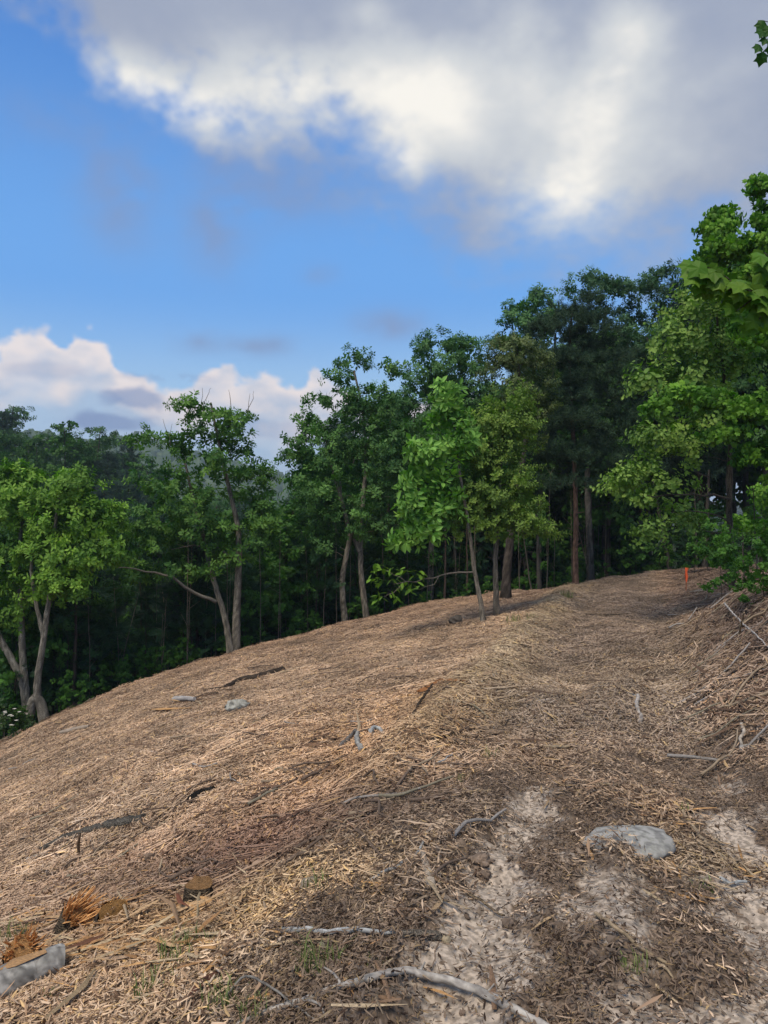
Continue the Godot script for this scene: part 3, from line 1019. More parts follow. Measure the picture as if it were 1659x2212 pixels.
func build_trees() -> void:
	var d := 19.0
	tree("oak_tree", "pale barked two stemmed tree at the far left, one stem leaning out left", "tree", ground(60, 1552),
		[stem(d, [[62, 1556], [50, 1480], [22, 1420], [0, 1380], [-28, 1310], [-50, 1230], [-60, 1130]], 0.13, 0.05), stem(d, [[64, 1556], [54, 1480], [48, 1400], [46, 1320], [40, 1240], [45, 1150], [60, 1060]], 0.13, 0.03)],
		bl(d, [[50, 1055, 70, 50, 30], [-10, 1100, 60, 80, 26], [60, 1130, 75, 60, 30], [20, 1200, 70, 50, 24], [-30, 1240, 60, 60, 14], [20, 1325, 40, 28, 11], [100, 1110, 50, 50, 14]]),
		{"leaf": "oak", "bark": GREY_BARK, "col": Color(0.116, 0.259, 0.043), "col2": Color(0.246, 0.437, 0.070), "per": 6.8})
	tree("oak_tree", "tree on a bent elbow root with forked stem, right of the two stemmed tree", "tree", ground(95, 1562),
		[stem(d - 0.3, [[98, 1568], [92, 1535], [84, 1514], [76, 1508], [70, 1520], [64, 1548]], 0.15, 0.11), stem(d - 0.3, [[80, 1512], [82, 1460], [93, 1390], [100, 1335], [108, 1280], [112, 1230], [120, 1130], [130, 1060]], 0.105, 0.03, false), stem(d - 0.3, [[95, 1375], [84, 1330], [74, 1280], [68, 1220], [85, 1120]], 0.07, 0.025, false)],
		bl(d - 0.3, [[160, 1060, 55, 45, 22], [205, 1100, 50, 50, 20], [235, 1125, 35, 35, 10], [130, 1140, 70, 60, 30], [190, 1185, 55, 45, 20], [110, 1210, 65, 45, 22], [140, 1265, 60, 35, 16], [70, 1270, 45, 35, 10], [175, 1292, 28, 16, 6], [240, 1195, 30, 30, 7]]),
		{"leaf": "oak", "bark": GREY_BARK, "col": Color(0.116, 0.259, 0.043), "col2": Color(0.261, 0.461, 0.070), "per": 6.8, "flare": 0.2})
	d = 21.0
	var b2 := tree("oak_tree", "double trunked oak with bare dead twigs at its top", "tree", ground(505, 1414),
		[stem(d, [[509, 1416], [511, 1340], [514, 1260], [516, 1180], [512, 1130], [496, 1060], [482, 1000], [468, 930], [455, 870]], 0.15, 0.03), stem(d - 0.1, [[500, 1416], [489, 1350], [476, 1300], [464, 1262], [452, 1220], [440, 1160], [420, 1090], [400, 1000]], 0.115, 0.03)],
		bl(d, [[462, 905, 50, 32, 13], [405, 880, 34, 14, 6], [420, 945, 60, 40, 13], [515, 930, 34, 40, 11], [525, 985, 40, 40, 13], [298, 948, 24, 20, 6], [365, 955, 30, 26, 7], [460, 1010, 90, 40, 26], [350, 1045, 70, 40, 20], [560, 1040, 38, 45, 14], [450, 1085, 110, 45, 36], [330, 1120, 75, 40, 22], [570, 1115, 40, 40, 14], [420, 1150, 100, 45, 32], [530, 1165, 60, 40, 18], [300, 1180, 50, 40, 13], [380, 1215, 80, 40, 24], [480, 1205, 50, 30, 10], [315, 1245, 45, 22, 7], [585, 1160, 25, 12, 3], [255, 1180, 30, 30, 6]]),
		{"leaf": "oak", "bark": Color(0.38, 0.345, 0.295), "col": Color(0.070, 0.185, 0.051), "col2": Color(0.154, 0.307, 0.060), "per": 6.2, "spread": 0.27,
		"extra": [stem(d, [[466, 1300, -0.2], [440, 1288, -0.4], [400, 1268, -0.7], [372, 1246, -0.8], [335, 1238, -0.9], [290, 1230, -0.9], [255, 1226, -0.9]], 0.055, 0.012, false), stem(d, [[514, 1215], [490, 1195], [465, 1182], [420, 1180], [370, 1187]], 0.04, 0.01, false), stem(d, [[440, 900], [435, 870], [437, 838]], 0.012, 0.004, false), stem(d, [[437, 875], [450, 848], [456, 838]], 0.009, 0.003, false), stem(d, [[500, 900], [497, 862], [494, 842]], 0.012, 0.004, false), stem(d, [[522, 930], [534, 890], [540, 850]], 0.013, 0.004, false), stem(d, [[532, 890], [546, 862], [548, 845]], 0.009, 0.003, false), stem(d, [[368, 960], [360, 925], [352, 905]], 0.01, 0.004, false), stem(d, [[366, 945], [372, 915]], 0.008, 0.003, false), stem(d, [[515, 960], [535, 945], [548, 938]], 0.009, 0.003, false)]})
	d = 24.0
	tree("oak_tree", "slender oak with a burl low on its trunk, left of a pair", "tree", ground(745, 1358),
		[stem(d, [[747, 1360], [742, 1310], [739, 1262], [743, 1225], [750, 1190], [755, 1150], [745, 1110], [732, 1060], [715, 1000], [700, 930]], 0.13, 0.03)],
		bl(d, [[650, 960, 40, 40, 13], [632, 992, 26, 16, 6], [700, 1000, 60, 45, 22], [675, 915, 32, 35, 9], [690, 1065, 55, 40, 17], [735, 1120, 60, 40, 18], [660, 1030, 40, 26, 9], [690, 1120, 45, 35, 12], [715, 1180, 40, 20, 6], [730, 950, 40, 40, 12], [690, 870, 28, 18, 5]]),
		{"leaf": "oak", "bark": Color(0.42, 0.38, 0.32), "col": Color(0.070, 0.185, 0.052), "col2": Color(0.154, 0.316, 0.080), "per": 7})
	d = 24.2
	tree("oak_tree", "taller oak leaning left at its foot, right of a pair at the clearing edge", "tree", ground(792, 1352),
		[stem(d, [[795, 1354], [787, 1300], [781, 1250], [778, 1190], [780, 1130], [786, 1060], [790, 1000], [785, 900], [765, 800]], 0.125, 0.03), stem(d, [[778, 1190], [768, 1172], [752, 1140], [740, 1100], [735, 1040]], 0.07, 0.03, false)],
		bl(d, [[765, 778, 40, 24, 9], [735, 820, 30, 14, 4], [790, 870, 60, 40, 22], [755, 880, 45, 40, 13], [830, 880, 45, 40, 13], [820, 950, 70, 45, 26], [770, 990, 60, 50, 20], [850, 1020, 55, 50, 18], [800, 1065, 60, 45, 18], [850, 1100, 45, 50, 14], [800, 1150, 60, 30, 13], [860, 800, 25, 22, 5], [890, 960, 40, 50, 12]]),
		{"leaf": "oak", "bark": Color(0.42, 0.38, 0.32), "col": Color(0.061, 0.170, 0.052), "col2": Color(0.138, 0.283, 0.080), "per": 7})
	d = 28.0
	tree("oak_tree", "tall round topped oak behind the pair at the clearing edge", "tree", at(930, 1305, d),
		[stem(d, [[930, 1320], [932, 1180], [945, 1050], [955, 930], [965, 800]], 0.15, 0.04)],
		bl(d, [[955, 738, 48, 24, 15], [1000, 765, 40, 35, 13], [915, 765, 28, 20, 7], [960, 800, 65, 40, 24], [905, 830, 45, 40, 14], [1030, 790, 26, 26, 7], [1010, 850, 50, 45, 17], [950, 890, 70, 50, 20], [880, 880, 35, 45, 10], [1050, 850, 24, 24, 6], [1000, 950, 60, 50, 14], [900, 950, 50, 50, 12]]),
		{"leaf": "oak", "bark": GREY_BARK, "col": Color(0.061, 0.170, 0.060), "col2": Color(0.131, 0.275, 0.090), "per": 9, "spread": 0.36})
	# the tree with large pale leaves
	d = 15.5
	var hick := tree("hickory_sapling", "young tree with large pale green leaves and a long low branch reaching left", "tree", ground(1045, 1342),
		[stem(d, [[1046, 1346], [1036, 1290], [1026, 1240], [1018, 1180], [1008, 1110], [995, 1030], [985, 950], [976, 850]], 0.062, 0.012)],
		bl(d, [[976, 862, 26, 30, 11], [962, 915, 30, 30, 10], [1000, 940, 28, 40, 9], [975, 985, 38, 34, 12], [915, 985, 22, 35, 8], [905, 1045, 24, 40, 9], [950, 1060, 36, 34, 11], [895, 1095, 36, 22, 8], [955, 1100, 36, 22, 8], [925, 1125, 45, 16, 7], [880, 1168, 32, 8, 4], [925, 1150, 30, 12, 4]]),
		{"leaf": "big", "bark": Color(0.38, 0.34, 0.29), "col": Color(0.138, 0.323, 0.060), "col2": Color(0.246, 0.486, 0.101), "per": 4.6, "spread": 0.17, "limb": 0.008, "lift": -0.35, "step": 0.15,
		"extra": [stem(15.5, [[1022, 1236], [990, 1237], [955, 1243], [915, 1251], [880, 1259], [850, 1262]], 0.02, 0.006, false), stem(15.4, [[948, 1244], [935, 1262], [905, 1275]], 0.009, 0.004, false), stem(15.6, [[880, 1259], [850, 1240], [825, 1232]], 0.008, 0.004, false), stem(15.4, [[875, 1259], [850, 1280], [830, 1290]], 0.008, 0.004, false)]})
	for k in 84:
		var sp: Array = [[822, 1226, 20, 10], [850, 1240, 30, 14], [815, 1252, 16, 14], [840, 1285, 26, 10], [895, 1270, 16, 14], [868, 1262, 22, 12], [905, 1240, 12, 8]][k % 7]
		var lb := Buf.new()
		var dir := Vector3(rf(-1, 1), rf(-0.7, 0.15), rf(-1, 1)).normalized()
		var sh := rf(0.8, 1.2)
		leaf_blade(lb, Vector3.ZERO, dir, dir.cross(Vector3.UP).normalized().rotated(dir, rf(-0.5, 0.5)), rf(0.13, 0.2), rf(0.07, 0.1), Color(0.15, 0.29, 0.035) * sh, 0.2, 0.25)
		part("leaf", lb.mesh(), M.leaf, hick, at(sp[0] + rf(-1, 1) * sp[2], sp[1] + rf(-1, 1) * sp[3], 15.5 + rf(-0.3, 0.3)) - hick.position)
	d = 16.0
	tree("birch_sapling", "bushy young tree with fine yellow green leaves standing in the mulch", "tree", ground(1072, 1338),
		[stem(d, [[1073, 1342], [1072, 1290], [1070, 1220], [1072, 1150], [1078, 1080], [1082, 1000], [1088, 880]], 0.082, 0.012)],
		bl(d, [[1095, 865, 36, 30, 14], [1060, 920, 44, 40, 18], [1115, 930, 40, 45, 16], [1040, 990, 48, 40, 20], [1095, 1010, 55, 45, 24], [1020, 1050, 46, 32, 15], [1090, 1070, 60, 35, 22], [1010, 1095, 40, 26, 10], [1060, 1115, 60, 24, 14], [1140, 1110, 34, 20, 8], [1110, 1140, 50, 14, 7], [1150, 1150, 45, 10, 5], [1010, 1140, 40, 12, 5], [990, 1070, 26, 20, 5]]),
		{"leaf": "fine", "bark": Color(0.3, 0.27, 0.235), "col": Color(0.154, 0.267, 0.060), "col2": Color(0.277, 0.421, 0.090), "per": 9, "spread": 0.24, "limb": 0.008, "step": 0.15})
	d = 19.5
	tree("maple_tree", "dark stemmed tree with an olive crown, close behind the bushy young tree", "tree", at(1090, 1288, d),
		[stem(d, [[1092, 1292], [1095, 1230], [1104, 1150], [1112, 1080], [1128, 1000], [1136, 920], [1120, 800], [1115, 740]], 0.15, 0.03)],
		bl(d, [[1100, 750, 40, 24, 12], [1130, 770, 50, 30, 16], [1090, 800, 46, 30, 13], [1140, 830, 50, 45, 18], [1170, 900, 40, 50, 12], [1120, 880, 46, 40, 13]]),
		{"leaf": "fine", "bark": DARK_BARK, "col": Color(0.107, 0.154, 0.060), "col2": Color(0.184, 0.243, 0.101), "per": 10, "spread": 0.3})
	d = 23.5
	tree("pine_tree", "dark pine with a straight reddish trunk beside the top of the track", "tree", ground(1243, 1272),
		[stem(d, [[1244, 1274], [1243, 1200], [1244, 1120], [1241, 1020], [1238, 940], [1232, 850], [1230, 760], [1236, 660]], 0.115, 0.03)],
		bl(d, [[1238, 672, 50, 26, 14], [1200, 715, 60, 30, 20], [1280, 710, 60, 30, 18], [1160, 780, 60, 34, 20], [1230, 775, 70, 34, 24], [1310, 770, 60, 36, 20], [1140, 850, 50, 34, 16], [1210, 845, 70, 36, 26], [1300, 845, 70, 36, 24], [1370, 840, 36, 40, 12], [1160, 920, 60, 32, 20], [1250, 920, 80, 32, 26], [1340, 920, 60, 36, 18], [1190, 985, 70, 28, 18], [1290, 990, 80, 28, 20], [1375, 990, 40, 30, 9], [1200, 1050, 60, 18, 9], [1300, 1055, 70, 20, 9], [1150, 1000, 40, 22, 7]]),
		{"leaf": "pine", "bark": Color(0.24, 0.15, 0.12), "col": Color(0.034, 0.075, 0.04), "col2": Color(0.06, 0.115, 0.06), "per": 15, "spread": 0.34, "flat": 0.5, "lift": 0.6, "size": 1.5, "rise": 0.1,
		"extra": [stem(23.4, [[1242, 1110], [1262, 1106]], 0.02, 0.006, false), stem(23.4, [[1244, 1180], [1256, 1172]], 0.015, 0.005, false), stem(23.4, [[1243, 1210], [1230, 1204]], 0.012, 0.005, false), stem(23.4, [[1243, 1150], [1226, 1140]], 0.012, 0.005, false)]})
	d = 29.0
	tree("oak_tree", "tall oak reaching out left above the pine, seen against the sky", "tree", at(1165, 1268, 27.5),
		[stem(d, [[1164, 1272, -1.5], [1165, 1180, -1], [1170, 1000], [1190, 850], [1200, 720]], 0.13, 0.04)],
		bl(d, [[1105, 700, 36, 18, 9], [1125, 665, 34, 16, 9], [1165, 648, 38, 20, 11], [1150, 700, 50, 34, 16], [1085, 735, 28, 14, 6], [1190, 690, 50, 40, 15], [1140, 750, 50, 30, 10], [1210, 760, 60, 60, 14]]),
		{"leaf": "oak", "bark": Color(0.19, 0.175, 0.155), "col": Color(0.077, 0.194, 0.080), "col2": Color(0.154, 0.323, 0.111), "per": 9, "spread": 0.34})
	d = 30.0
	tree("oak_tree", "broad dark oak whose crown tops the woods behind the pine", "tree", at(1275, 1246, 27.0),
		[stem(d, [[1277, 1250, -3], [1273, 1160, -3], [1270, 1000, -2], [1290, 830], [1310, 660]], 0.16, 0.05)],
		bl(d, [[1255, 620, 50, 22, 13], [1300, 605, 46, 18, 12], [1345, 625, 46, 26, 13], [1275, 665, 60, 34, 18], [1350, 690, 50, 40, 14], [1405, 610, 44, 26, 13], [1440, 590, 30, 16, 7], [1410, 660, 50, 40, 15], [1330, 760, 60, 50, 14], [1450, 650, 40, 40, 10], [1400, 750, 50, 50, 12], [1460, 740, 50, 50, 10], [1300, 860, 60, 60, 10]]),
		{"leaf": "oak", "bark": Color(0.19, 0.175, 0.155), "col": Color(0.054, 0.138, 0.070), "col2": Color(0.100, 0.218, 0.101), "per": 9, "spread": 0.36})
	# right of the track
	d = 14.0
	tree("poplar_tree", "slim dark trunked tree right of the track with sparse yellow green leaves", "tree", ground(1584, 1338),
		[stem(d, [[1584, 1344], [1582, 1260], [1578, 1180], [1576, 1100], [1578, 1000], [1574, 900], [1562, 800], [1550, 700], [1545, 620]], 0.085, 0.018)],
		bl(d, [[1540, 630, 50, 28, 16], [1490, 670, 44, 32, 17], [1455, 740, 44, 40, 16], [1530, 730, 60, 46, 22], [1440, 820, 36, 34, 11], [1505, 820, 56, 44, 18], [1580, 800, 56, 50, 18], [1395, 835, 28, 14, 6], [1470, 890, 56, 26, 12], [1610, 700, 46, 50, 14], [1420, 955, 54, 20, 10], [1490, 985, 50, 26, 10], [1400, 1020, 44, 14, 8], [1350, 1045, 38, 14, 8], [1330, 1056, 24, 8, 4], [1440, 1050, 50, 20, 9], [1400, 1085, 40, 10, 6], [1450, 1110, 46, 8, 6], [1400, 1155, 44, 8, 6], [1470, 1140, 40, 10, 5], [1550, 930, 56, 40, 12]]),
		{"leaf": "sparse", "bark": Color(0.17, 0.15, 0.13), "col": Color(0.146, 0.287, 0.063), "col2": Color(0.281, 0.451, 0.105), "per": 6, "spread": 0.18, "limb": 0.009, "rise": -0.05, "step": 0.15,
		"extra": [stem(13.8, [[1578, 1078], [1540, 1070], [1500, 1068], [1440, 1072], [1390, 1068]], 0.03, 0.008, false), stem(13.7, [[1578, 1130], [1540, 1112], [1490, 1104], [1450, 1108]], 0.018, 0.006, false), stem(13.7, [[1580, 1270], [1555, 1255], [1520, 1250]], 0.02, 0.006, false), stem(13.7, [[1584, 1275], [1610, 1290], [1615, 1310]], 0.018, 0.007, false), stem(13.8, [[1576, 1160], [1566, 1140]], 0.012, 0.005, false)]})
	d = 12.6
	var off: Vector3 = at(1720, 1290, d)
	tree("maple_tree", "fresh green maple at the upper right edge beside the slim dark trunked tree", "tree", Vector3(off.x, hgt(off.x, off.z), off.z),
		[stem(d, [[1722, 1300], [1716, 1150], [1705, 980], [1690, 800], [1675, 620], [1662, 440]], 0.11, 0.02)],
		bl(d, [[1652, 405, 16, 28, 8], [1655, 470, 24, 30, 9], [1562, 472, 16, 10, 7], [1540, 502, 24, 10, 8], [1570, 535, 40, 18, 16], [1640, 545, 36, 40, 18], [1530, 552, 18, 8, 5], [1600, 600, 44, 28, 16], [1655, 640, 36, 46, 14], [1630, 720, 36, 30, 11], [1520, 862, 36, 9, 10], [1465, 858, 24, 7, 6], [1425, 885, 16, 6, 4], [1590, 880, 46, 20, 15], [1560, 940, 34, 9, 8], [1650, 900, 34, 40, 12], [1645, 985, 40, 30, 12], [1655, 1070, 30, 24, 7, 4.5], [1640, 1140, 26, 14, 5, 4.5], [1590, 1130, 50, 12, 5, 6.0], [1700, 760, 36, 120, 14], [1710, 1000, 44, 160, 14]]),
		{"leaf": "maple", "bark": DARK_BARK, "col": Color(0.085, 0.235, 0.03), "col2": Color(0.19, 0.40, 0.05), "per": 10, "spread": 0.18, "flat": 0.4, "limb": 0.007, "lift": -0.3, "rise": 0.1, "step": 0.18, "size": 0.55})
	# the near branch hanging in from the right
	var near := thing("maple_branch", "near maple branch with broad lobed leaves hanging in from the right edge", "branch", at(1760, 620, 4.2))
	var lim := Buf.new()
	var twigs := [[[1790, 600], [1720, 618], [1660, 628], [1600, 622], [1560, 590], [1500, 566]], [[1660, 628], [1620, 650], [1590, 672]], [[1700, 620], [1665, 655], [1640, 690]], [[1600, 622], [1570, 625], [1535, 606]], [[1740, 610], [1690, 580], [1650, 545]]]
	var anchors := []
	for tw in twigs:
		var p := smooth_line(tw.map(func(q): return at(q[0], q[1], 4.2) - near.position), 0.05, 0.003)
		var r := PackedFloat32Array()
		for k in p.size():
			r.append(lerpf(0.006, 0.0016, float(k) / p.size()))
			if k > 2: anchors.append(p[k])
		lim.tube(p, r, 5, DARK_BARK, 0, false)
	part("twigs", lim.mesh(), M.bark, near)
	for k in 74:
		var lb := Buf.new()
		var dir := Vector3(rf(-0.9, 0.35), rf(-1.1, -0.25), rf(-0.7, 0.7)).normalized()
		var side := dir.cross(Vector3(rf(-0.4, 0.4), 0.5, 1)).normalized()
		palm_leaf(lb, Vector3.ZERO, dir, side, rf(0.085, 0.135), Color(0.075, 0.19, 0.02).lerp(Color(0.14, 0.26, 0.03), rf(0, 1)) * rf(0.8, 1.1))
		part("leaf", lb.mesh(), M.leaf, near, anchors[rng.randi() % anchors.size()] + rdir() * 0.045)
	var tip := thing("maple_branch", "single leafy maple twig tip poking in at the top right corner", "branch", at(1720, 60, 4.6))
	lim = Buf.new()
	for tw in [[[1740, 50], [1690, 55], [1650, 45]], [[1700, 55], [1665, 80], [1645, 95]]]:
		var p := smooth_line(tw.map(func(q): return at(q[0], q[1], 4.6) - tip.position), 0.05, 0.002)
		var r := PackedFloat32Array()
		for k in p.size(): r.append(lerpf(0.004, 0.0014, float(k) / p.size()))
		lim.tube(p, r, 5, DARK_BARK, 0, false)
	part("twigs", lim.mesh(), M.bark, tip)
	for q in [[1652, 42, -1], [1648, 62, -0.6], [1644, 95, -1], [1650, 110, -0.2], [1656, 80, -0.8], [1668, 55, -1], [1675, 90, -0.5], [1690, 70, -1]]:
		var lb := Buf.new()
		var dir := Vector3(q[2] * 0.6, -0.9, rf(-0.5, 0.5)).normalized()
		palm_leaf(lb, Vector3.ZERO, dir, dir.cross(Vector3(rf(-0.4, 0.4), 0.5, 1)).normalized(), rf(0.07, 0.1), Color(0.04, 0.12, 0.025))
		part("leaf", lb.mesh(), M.leaf, tip, at(q[0], q[1], 4.6) - tip.position)

# ------------------------------------------------------------------ the woods behind
func wood_kind(kind: String) -> Node3D:
	var t := Node3D.new()
	var v := func(x: float, y: float, z: float) -> Vector3: return Vector3(x, y, z)
	match kind:
		"oak":
			grow(t, [[[v.call(0, -0.4, 0), v.call(0.1, 3, 0.1), v.call(-0.1, 6, 0), v.call(0.1, 9.6, 0.1)], 0.13, 0.03]], [[v.call(0, 8.8, 0), v.call(1.3, 1.0, 1.3), 20], [v.call(-1, 7.2, 0.3), v.call(1.3, 1.1, 1.3), 18], [v.call(1.1, 7, -0.4), v.call(1.3, 1.1, 1.3), 18], [v.call(0.1, 5.6, 1), v.call(1.4, 1.0, 1.2), 14], [v.call(-0.2, 5.2, -1.1), v.call(1.4, 0.9, 1.2), 13], [v.call(0.4, 4.0, 0.3), v.call(1.6, 0.6, 1.6), 9]],
				{"leaf": "oak", "bark": Color(0.17, 0.15, 0.13), "col": Color(0.041, 0.115, 0.041), "col2": Color(0.083, 0.187, 0.056), "per": 6, "spread": 0.42, "size": 1.35, "sides": 7, "limb": 0.01})
		"maple":
			grow(t, [[[v.call(0, -0.4, 0), v.call(-0.15, 3, 0.05), v.call(0.1, 6, 0.2), v.call(0, 8.8, 0)], 0.10, 0.02]], [[v.call(0, 8.2, 0), v.call(0.9, 1.1, 0.9), 16], [v.call(-0.5, 6.6, 0.3), v.call(1.2, 1.1, 1.2), 18], [v.call(0.6, 5.2, -0.3), v.call(1.3, 1.0, 1.3), 16], [v.call(-0.2, 3.8, 0.3), v.call(1.3, 0.7, 1.3), 12], [v.call(0.1, 2.8, 0), v.call(1.3, 0.4, 1.3), 6]],
				{"leaf": "maple", "bark": Color(0.13, 0.115, 0.1), "col": Color(0.041, 0.129, 0.029), "col2": Color(0.090, 0.216, 0.041), "per": 6, "spread": 0.4, "size": 1.2, "sides": 7, "limb": 0.009, "lift": -0.2})
		"pine":
			var blobs := []
			for k in 9:
				var f := k / 8.0
				blobs.append([v.call(rf(-0.3, 0.3), 3.6 + f * 5.6, rf(-0.3, 0.3)), Vector3(1.5 - f, 0.42, 1.5 - f), int(16 - 9 * f)])
			grow(t, [[[v.call(0, -0.4, 0), v.call(0.05, 4, 0), v.call(0, 9.6, 0.05)], 0.12, 0.02]], blobs,
				{"leaf": "pine", "bark": Color(0.13, 0.085, 0.07), "col": Color(0.030, 0.071, 0.052), "col2": Color(0.055, 0.108, 0.073), "per": 12, "spread": 0.4, "flat": 0.5, "size": 2.3, "sides": 7, "lift": 0.5, "rise": 0.05})
		"hemlock":
			var blobs := []
			for k in 6:
				var f := k / 5.0
				blobs.append([v.call(rf(-0.15, 0.15), 0.9 + f * 3.2, rf(-0.15, 0.15)), Vector3(1.15 - 0.8 * f, 0.22, 1.15 - 0.8 * f), int(9 - 5 * f)])
			grow(t, [[[v.call(0, -0.3, 0), v.call(0.05, 2, 0), v.call(0, 4.4, 0.05)], 0.035, 0.008]], blobs,
				{"leaf": "feather", "bark": Color(0.12, 0.1, 0.085), "col": Color(0.022, 0.069, 0.036), "col2": Color(0.041, 0.108, 0.049), "per": 6, "spread": 0.3, "flat": 0.25, "size": 1.0, "sides": 5, "lift": -0.1, "rise": -0.1, "step": 0.3})
		"sapling":
			grow(t, [[[v.call(0, -0.3, 0), v.call(0.08, 1.5, 0.05), v.call(-0.05, 3.2, 0)], 0.022, 0.006]], [[v.call(0, 3.0, 0), v.call(0.5, 0.5, 0.5), 8], [v.call(0.3, 2.2, 0.2), v.call(0.7, 0.4, 0.7), 9], [v.call(-0.3, 1.5, -0.2), v.call(0.7, 0.3, 0.7), 7], [v.call(0.1, 0.8, 0.2), v.call(0.6, 0.25, 0.6), 5]],
				{"leaf": "maple", "bark": Color(0.13, 0.115, 0.1), "col": Color(0.048, 0.144, 0.029), "col2": Color(0.097, 0.245, 0.041), "per": 4, "spread": 0.25, "flat": 0.35, "size": 0.9, "sides": 5, "lift": -0.15, "step": 0.3})
	return t

const MARKS := [[-400, "left of the two stemmed tree"], [20, "behind the two stemmed tree"], [120, "behind the elbow rooted tree"], [230, "right of the elbow rooted tree"], [340, "left of the double trunked oak"], [460, "behind the double trunked oak"], [560, "right of the double trunked oak"], [660, "left of the pair of oaks"], [740, "behind the pair of oaks"], [840, "right of the pair of oaks"], [930, "behind the low leafy branch"], [1010, "behind the large leaved young tree"], [1080, "behind the bushy young tree"], [1150, "left of the pine by the track"], [1220, "behind the pine by the track"], [1300, "right of the pine by the track"], [1380, "beyond the crest of the track"], [1470, "behind the survey stake"], [1560, "behind the slim dark poplar"], [1640, "at the right edge of the picture"]]
func beside(px: float) -> String:
	var best := ""
	var d := 1e9
	for m in MARKS:
		if absf(px - m[0]) < d:
			d = absf(px - m[0]); best = m[1]
	return best

func copy_of(proto: Node3D, called: String, at_: Vector3, turn: float, size: Vector3, label: String, category: String, group: String) -> Node3D:
	var c: Node3D = proto.duplicate()
	c.name = numbered(called)
	add_child(c)
	c.position = at_
	c.rotation.y = turn
	c.scale = size
	tag(c, label, category, group)
	return c

